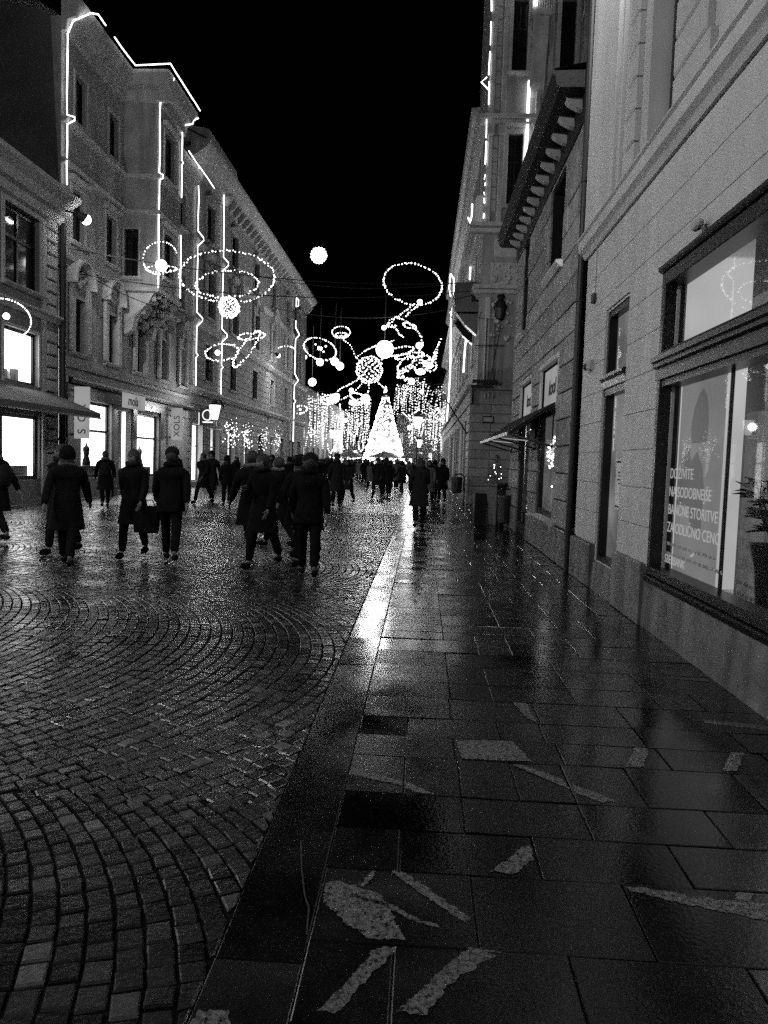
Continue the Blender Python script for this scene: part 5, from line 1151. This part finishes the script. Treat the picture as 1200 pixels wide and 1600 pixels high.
# ------------------------------------------------------------------ people
def skin_mesh(name, verts, edges, radii, sub=1):
    me = bpy.data.meshes.new(name); me.from_pydata(verts, edges, []); o = bpy.data.objects.new(name, me); COL.objects.link(o)
    sm = o.modifiers.new('s','SKIN'); sm.use_smooth_shade = True
    for i, v in enumerate(me.skin_vertices[0].data):
        r = radii[i]; v.radius = (r, r) if not isinstance(r, tuple) else r; v.use_root = (i == 0)
    ss = o.modifiers.new('u','SUBSURF'); ss.levels = sub; ss.render_levels = sub
    dg = bpy.context.evaluated_depsgraph_get(); out = bpy.data.meshes.new_from_object(o.evaluated_get(dg))
    bpy.data.objects.remove(o); out.name = name
    out.polygons.foreach_set('use_smooth', [True]*len(out.polygons)); return out
class Skel:
    def __init__(s): s.v=[]; s.e=[]; s.r=[]
    def p(s, co, r, par=None):
        s.v.append(tuple(co)); s.r.append(r); i = len(s.v)-1
        if par is not None: s.e.append((par,i))
        return i
def figure(rr, stride=.3, swing=.3, female=False, coat='long', lean=.04, bag=False, hood=False, hat=False, phone=False, detail=True):
    """skeleton of a walking person, facing +Y; returns the pieces as (name, mesh, material)"""
    B, C_, T = Skel(), Skel(), Skel()
    W_ = .17 if female else .20
    hipz, shz = .93, 1.43
    B.p((0,0,.98), .07)
    b1_ = B.p((0,lean*.5,1.2), .07, 0); b2_ = B.p((0,lean,1.38), .07, b1_); nk = B.p((0,lean+.01,1.51), .05, b2_)
    hd = B.p((0,lean+.035,1.585), (.072,.085), nk); h2 = B.p((0,lean+.03,1.66), (.080,.095), hd); B.p((0,lean+.02,1.725), (.062,.072), h2)
    if detail: B.p((0,lean+.135,1.62), .012, hd)
    for s_ in (-1,1):
        sw = swing*s_*(-1); st_ = stride*s_
        hp = B.p((s_*.09,0,.90), .055, 0); kn = B.p((s_*.10,st_*.55+.04,.50), .045, hp); an = B.p((s_*.10,st_*.95-(.06 if st_ < 0 else 0),.09+(.07 if st_ < 0 else 0)), .036, kn); B.p((s_*.11,st_*.95+.14,.035+(.02 if st_ < 0 else 0)), .033, an)
        sh = B.p((s_*W_*.9,lean,1.40), .045, b2_)
        if phone and s_ == 1: el = (s_*(W_+.05),lean+.08,1.14); wr = (s_*.10,lean+.30,1.22)
        else: el = (s_*(W_+.05),lean+sw*.35-.03,1.13); wr = (s_*(W_+.06),lean+sw*.9+.03,.89+abs(sw)*.08)
        e = B.p(el, .037, sh); w_ = B.p(wr, .024, e)
        d = (Vector(wr)-Vector(el)).normalized(); pm = Vector(wr)+d*.06; pl = B.p(pm, (.022,.034), w_)
        if detail:
            sd = Vector((0,1,0))-d*d.y; sd.normalize(); cu = d.cross(sd)*s_*-1
            for k, ln in enumerate((.070,.080,.074,.058)):
                o_ = sd*(.030-.020*k); f1 = B.p(pm+o_+d*.03, .0095, pl); f2 = B.p(pm+o_+d*(.03+ln*.5)+cu*.008, .0085, f1); B.p(pm+o_+d*(.03+ln*.9)+cu*.028, .007, f2)
            t1 = B.p(pm+sd*.045-d*.02, .011, pl); B.p(pm+sd*.062+d*.02+cu*.01, .009, t1)
        # coat sleeve, trouser leg
        if s_ == -1:
            k_ = .92 if female else 1.0
            c0 = C_.p((0,lean*.5,1.15), (.19*k_,.15)); c1 = C_.p((0,lean,1.36), (.20*k_,.15), c0); C_.p((0,lean+.005,1.535), (.105,.105), c1)
            cw = C_.p((0,0,.98), (.19*k_,.155), c0); C_.p((0,-.01,.82 if coat != 'long' else .60), (.21*k_ if coat != 'long' else .245,.18 if coat != 'long' else .21), cw); T.p((0,0,.95), (.14,.12))
        cs = C_.p((s_*(W_+.015),lean,1.37), .085, c1); ce = C_.p(el, .070, cs); C_.p(Vector(wr)-d*.01, .052, ce)
        th = T.p((s_*.09,.01,.84), .105, 0); tk = T.p((s_*.10,st_*.55+.04,.50), .080, th); T.p((s_*.10,st_*.93-(.05 if st_ < 0 else 0),.10+(.07 if st_ < 0 else 0)), .068, tk)
    cm = skin_mesh('person_coat', C_.v, C_.e, C_.r)
    sk = MB(); n_ = 18; prf = [(.0,1.12,.17,.13),(.3,1.0,.195,.155),(.6,.88,.215,.175)] + ([(.8,.72,.235,.20),(1,.56,.26,.225)] if coat == 'long' else [(1,.80,.22,.18)])
    ph = rr.uniform(0,6); Pk = [((a_*(1+.05*q_*math.sin(5*t_+ph)))*math.cos(t_), lean*.4+(b_*(1+.06*q_*math.sin(4*t_+ph)))*math.sin(t_), z_) for q_,z_,a_,b_ in prf for t_ in [2*pi*k_/n_ for k_ in range(n_)]]
    sk.add(Pk, [(i_*n_+k_, i_*n_+(k_+1)%n_, (i_+1)*n_+(k_+1)%n_, (i_+1)*n_+k_) for i_ in range(len(prf)-1) for k_ in range(n_)])
    tm = bpy.data.meshes.new('tmp'); tm.from_pydata(sk.v, [], sk.f); bm = bmesh.new(); bm.from_mesh(cm); bm.from_mesh(tm)
    for f_ in bm.faces: f_.smooth = True
    bm.to_mesh(cm); bm.free(); bpy.data.meshes.remove(tm)
    out = [('body', skin_mesh('person_body', B.v, B.e, B.r), 'skin'), ('coat', cm, rr.choice(['cloth_dark','cloth_mid','cloth_dark'])), ('trousers', skin_mesh('person_trousers', T.v, T.e, T.r), 'cloth_dark')]
    def mesh(mb, n): 
        o = mb.build(n, M['cloth_dark'], smooth=True); m_ = o.data; bpy.data.objects.remove(o); m_.materials.clear(); return m_
    mb = MB(); mb.sphere((0,lean-.004,1.655), .108, 14, 10, (.93,1.08,1.14))
    if female or hood: mb.sphere((0,lean-.04,1.57), .10, 12, 8, (1.05,.85,1.5))
    out.append(('hair', mesh(mb,'person_hair'), 'hair'))
    if hood:
        mb = MB(); mb.sphere((0,lean-.015,1.66), .125, 14, 10, (.95,1.0,1.2)); out.append(('hood', mesh(mb,'person_hood'), 'cloth_dark'))
    if bag:
        mb = MB(); mb.sphere((0,-.19,1.20), .17, 12, 8, (.9,.55,1.35)); out.append(('backpack', mesh(mb,'person_backpack'), 'cloth_mid'))
    sc_ = MB(); sc_.tube([(.10*math.cos(a_)*1.0, lean+.01+.10*math.sin(a_), 1.53+.012*math.sin(3*a_)) for a_ in [2*pi*k_/12 for k_ in range(12)]], .038, 6, True)
    out.append(('scarf', mesh(sc_,'person_scarf'), rr.choice(['cloth_mid','cloth_pale','cloth_dark'])))
    for s_ in (-1,1):
        st_ = stride*s_; mb = MB(); y_ = st_*.95-(.06 if st_ < 0 else 0); z_ = .0 if st_ > 0 else .05
        mb.sphere((s_*.105,y_+.07,.055+z_), .055, 10, 6, (.9,2.4,1.0)); out.append(('shoe', mesh(mb,'person_shoe'), 'cloth_dark'))
    if hat: mb = MB(); mb.lathe((0,lean+.01,1.68),[(.11,0),(.115,.03),(.10,.09),(.05,.13),(.01,.14)],14); out.append(('hat', mesh(mb,'person_hat'), 'cloth_mid'))
    return out
rr = random.Random(21)
variants = [figure(rr,.34,.35,bag=True), figure(rr,.22,.25,True,'long',.03), figure(rr,-.30,.3,False,'short',.06,hat=True), figure(rr,.05,.08,True,'short',.0,hood=True), figure(rr,-.38,-.4,False,'long',.05,hood=True), figure(rr,.28,.2,True,'long',.08,phone=True), figure(rr,.04,.05,False,'long',-.01,hat=True)]
def person(v, x, y, face, lab, grp, h=1.0, coatm=None):
    t = thing('person', (x,y,0), lab, 'person', grp); t.rotation_euler = (0,0,face); t.scale = (h,h,h)
    for (n, me, mt) in variants[v]:
        if n == 'coat' and coatm: mt = coatm; me = me.copy()
        if not me.materials: me.materials.append(M[mt])
        elif n == 'coat' and coatm: me.materials.clear(); me.materials.append(M[mt])
        o = bpy.data.objects.new(n, me); COL.objects.link(o); o.parent = t
    return t
gp = 'dark passers-by walking in the street'
near = [(-5.05,10.3,.3,4,'passer-by in a long dark coat striding at the left, nearest of that pair'),(-5.75,11.6,2.9,1,'woman in a long dark coat just behind the striding walker at the left'),
 (-7.6,12.9,1.2,0,'passer-by striding at the left edge in front of the lit shop window'),
 (-4.55,11.5,3.1,1,'passer-by with a dark bag between the two lit shop windows'),(-3.85,11.2,.2,2,'walker in a hat in front of the pale banner sign'),
 (-2.75,11.9,.5,0,'left walker of the close dark group in mid street'),(-2.35,11.0,2.8,5,'woman in the middle of the close dark group in mid street'),(-2.05,12.3,-.3,4,'right walker of the close dark group in mid street'),
 (-1.55,10.2,.1,2,'passer-by in a hat walking right of the dark group'),(-1.75,11.4,3.0,1,'woman right behind the passer-by in a hat'),
 (-2.6,13.5,1.4,0,'passer-by crossing behind the close dark group')]
for (x,y,f_,v,lab) in near: person(v,x,y,f_,lab,gp,R.uniform(.94,1.0),'cloth_dark')
t = thing('shopping_bag', (-4.33,11.4,.45), 'dark shopping bag carried between the lit shop windows', 'bag')
mb = MB(); mb.add([(-4.46,11.28,.42),(-4.12,11.28,.42),(-4.12,11.42,.42),(-4.46,11.42,.42),(-4.50,11.26,.84),(-4.08,11.26,.84),(-4.08,11.44,.84),(-4.50,11.44,.84)],[(0,3,2,1),(4,5,6,7),(0,1,5,4),(1,2,6,5),(2,3,7,6),(3,0,4,7)]); mb.build('pouch', M['cloth_dark'], t)
mb = MB(); mb.tube([(-4.4,11.35,.84),(-4.33,11.36,.93),(-4.2,11.36,.93),(-4.15,11.35,.84)],.01,5); mb.build('handle', M['cloth_mid'], t)
person(5,-.05,18.6,0.05,'person in a charcoal coat walking alone along the pavement by the kerb','people on the pavement',1.0,'cloth_mid')
person(1,.28,28.5,3.0,'person in a pale coat coming along the pavement beyond the lone walker','people on the pavement',1.0,'cloth_pale')
person(6,.85,31.0,2.6,'person in dark clothes standing by the corner litter bin','people on the pavement',1.03,'cloth_dark')
person(3,.55,33.0,.3,'second dark figure beside the one by the corner litter bin','people on the pavement',1.0,'cloth_dark')
ws = [('long dark coat','cloth_dark'),('charcoal jacket','cloth_mid'),('grey jacket','cloth_pale')]
n = 0; used = []
while n < 105:
    y = 20+60*R.random()**.62; x = R.uniform(-10.5,-.9) if R.random() < .9 else R.uniform(-.6,1.2)
    if x < -.50*y: continue
    if any(math.hypot(x-a,y-b) < .6 for a,b in used): continue
    used.append((x,y)); n += 1
    c_, m_ = ws[R.choice([0,0,1,1,0,2])] if y > 30 else ws[R.choice([0,1])]
    v_ = R.randrange(7); lab_ = '%s in a %s, %s crowd %s' % (['walker','woman','capped man','hooded person','striding man','leaning woman','standing man'][v_], c_, ['near','middle','far'][min(2,int((y-20)/20))], ['by the left shops','in mid street','beside the kerb'][0 if x < -7 else 1 if x < -2.5 else 2])
    person(v_, x, y, R.choice([0,pi])+R.uniform(-.5,.5), lab_, 'distant crowd in the street', R.uniform(.93,1.05), m_)
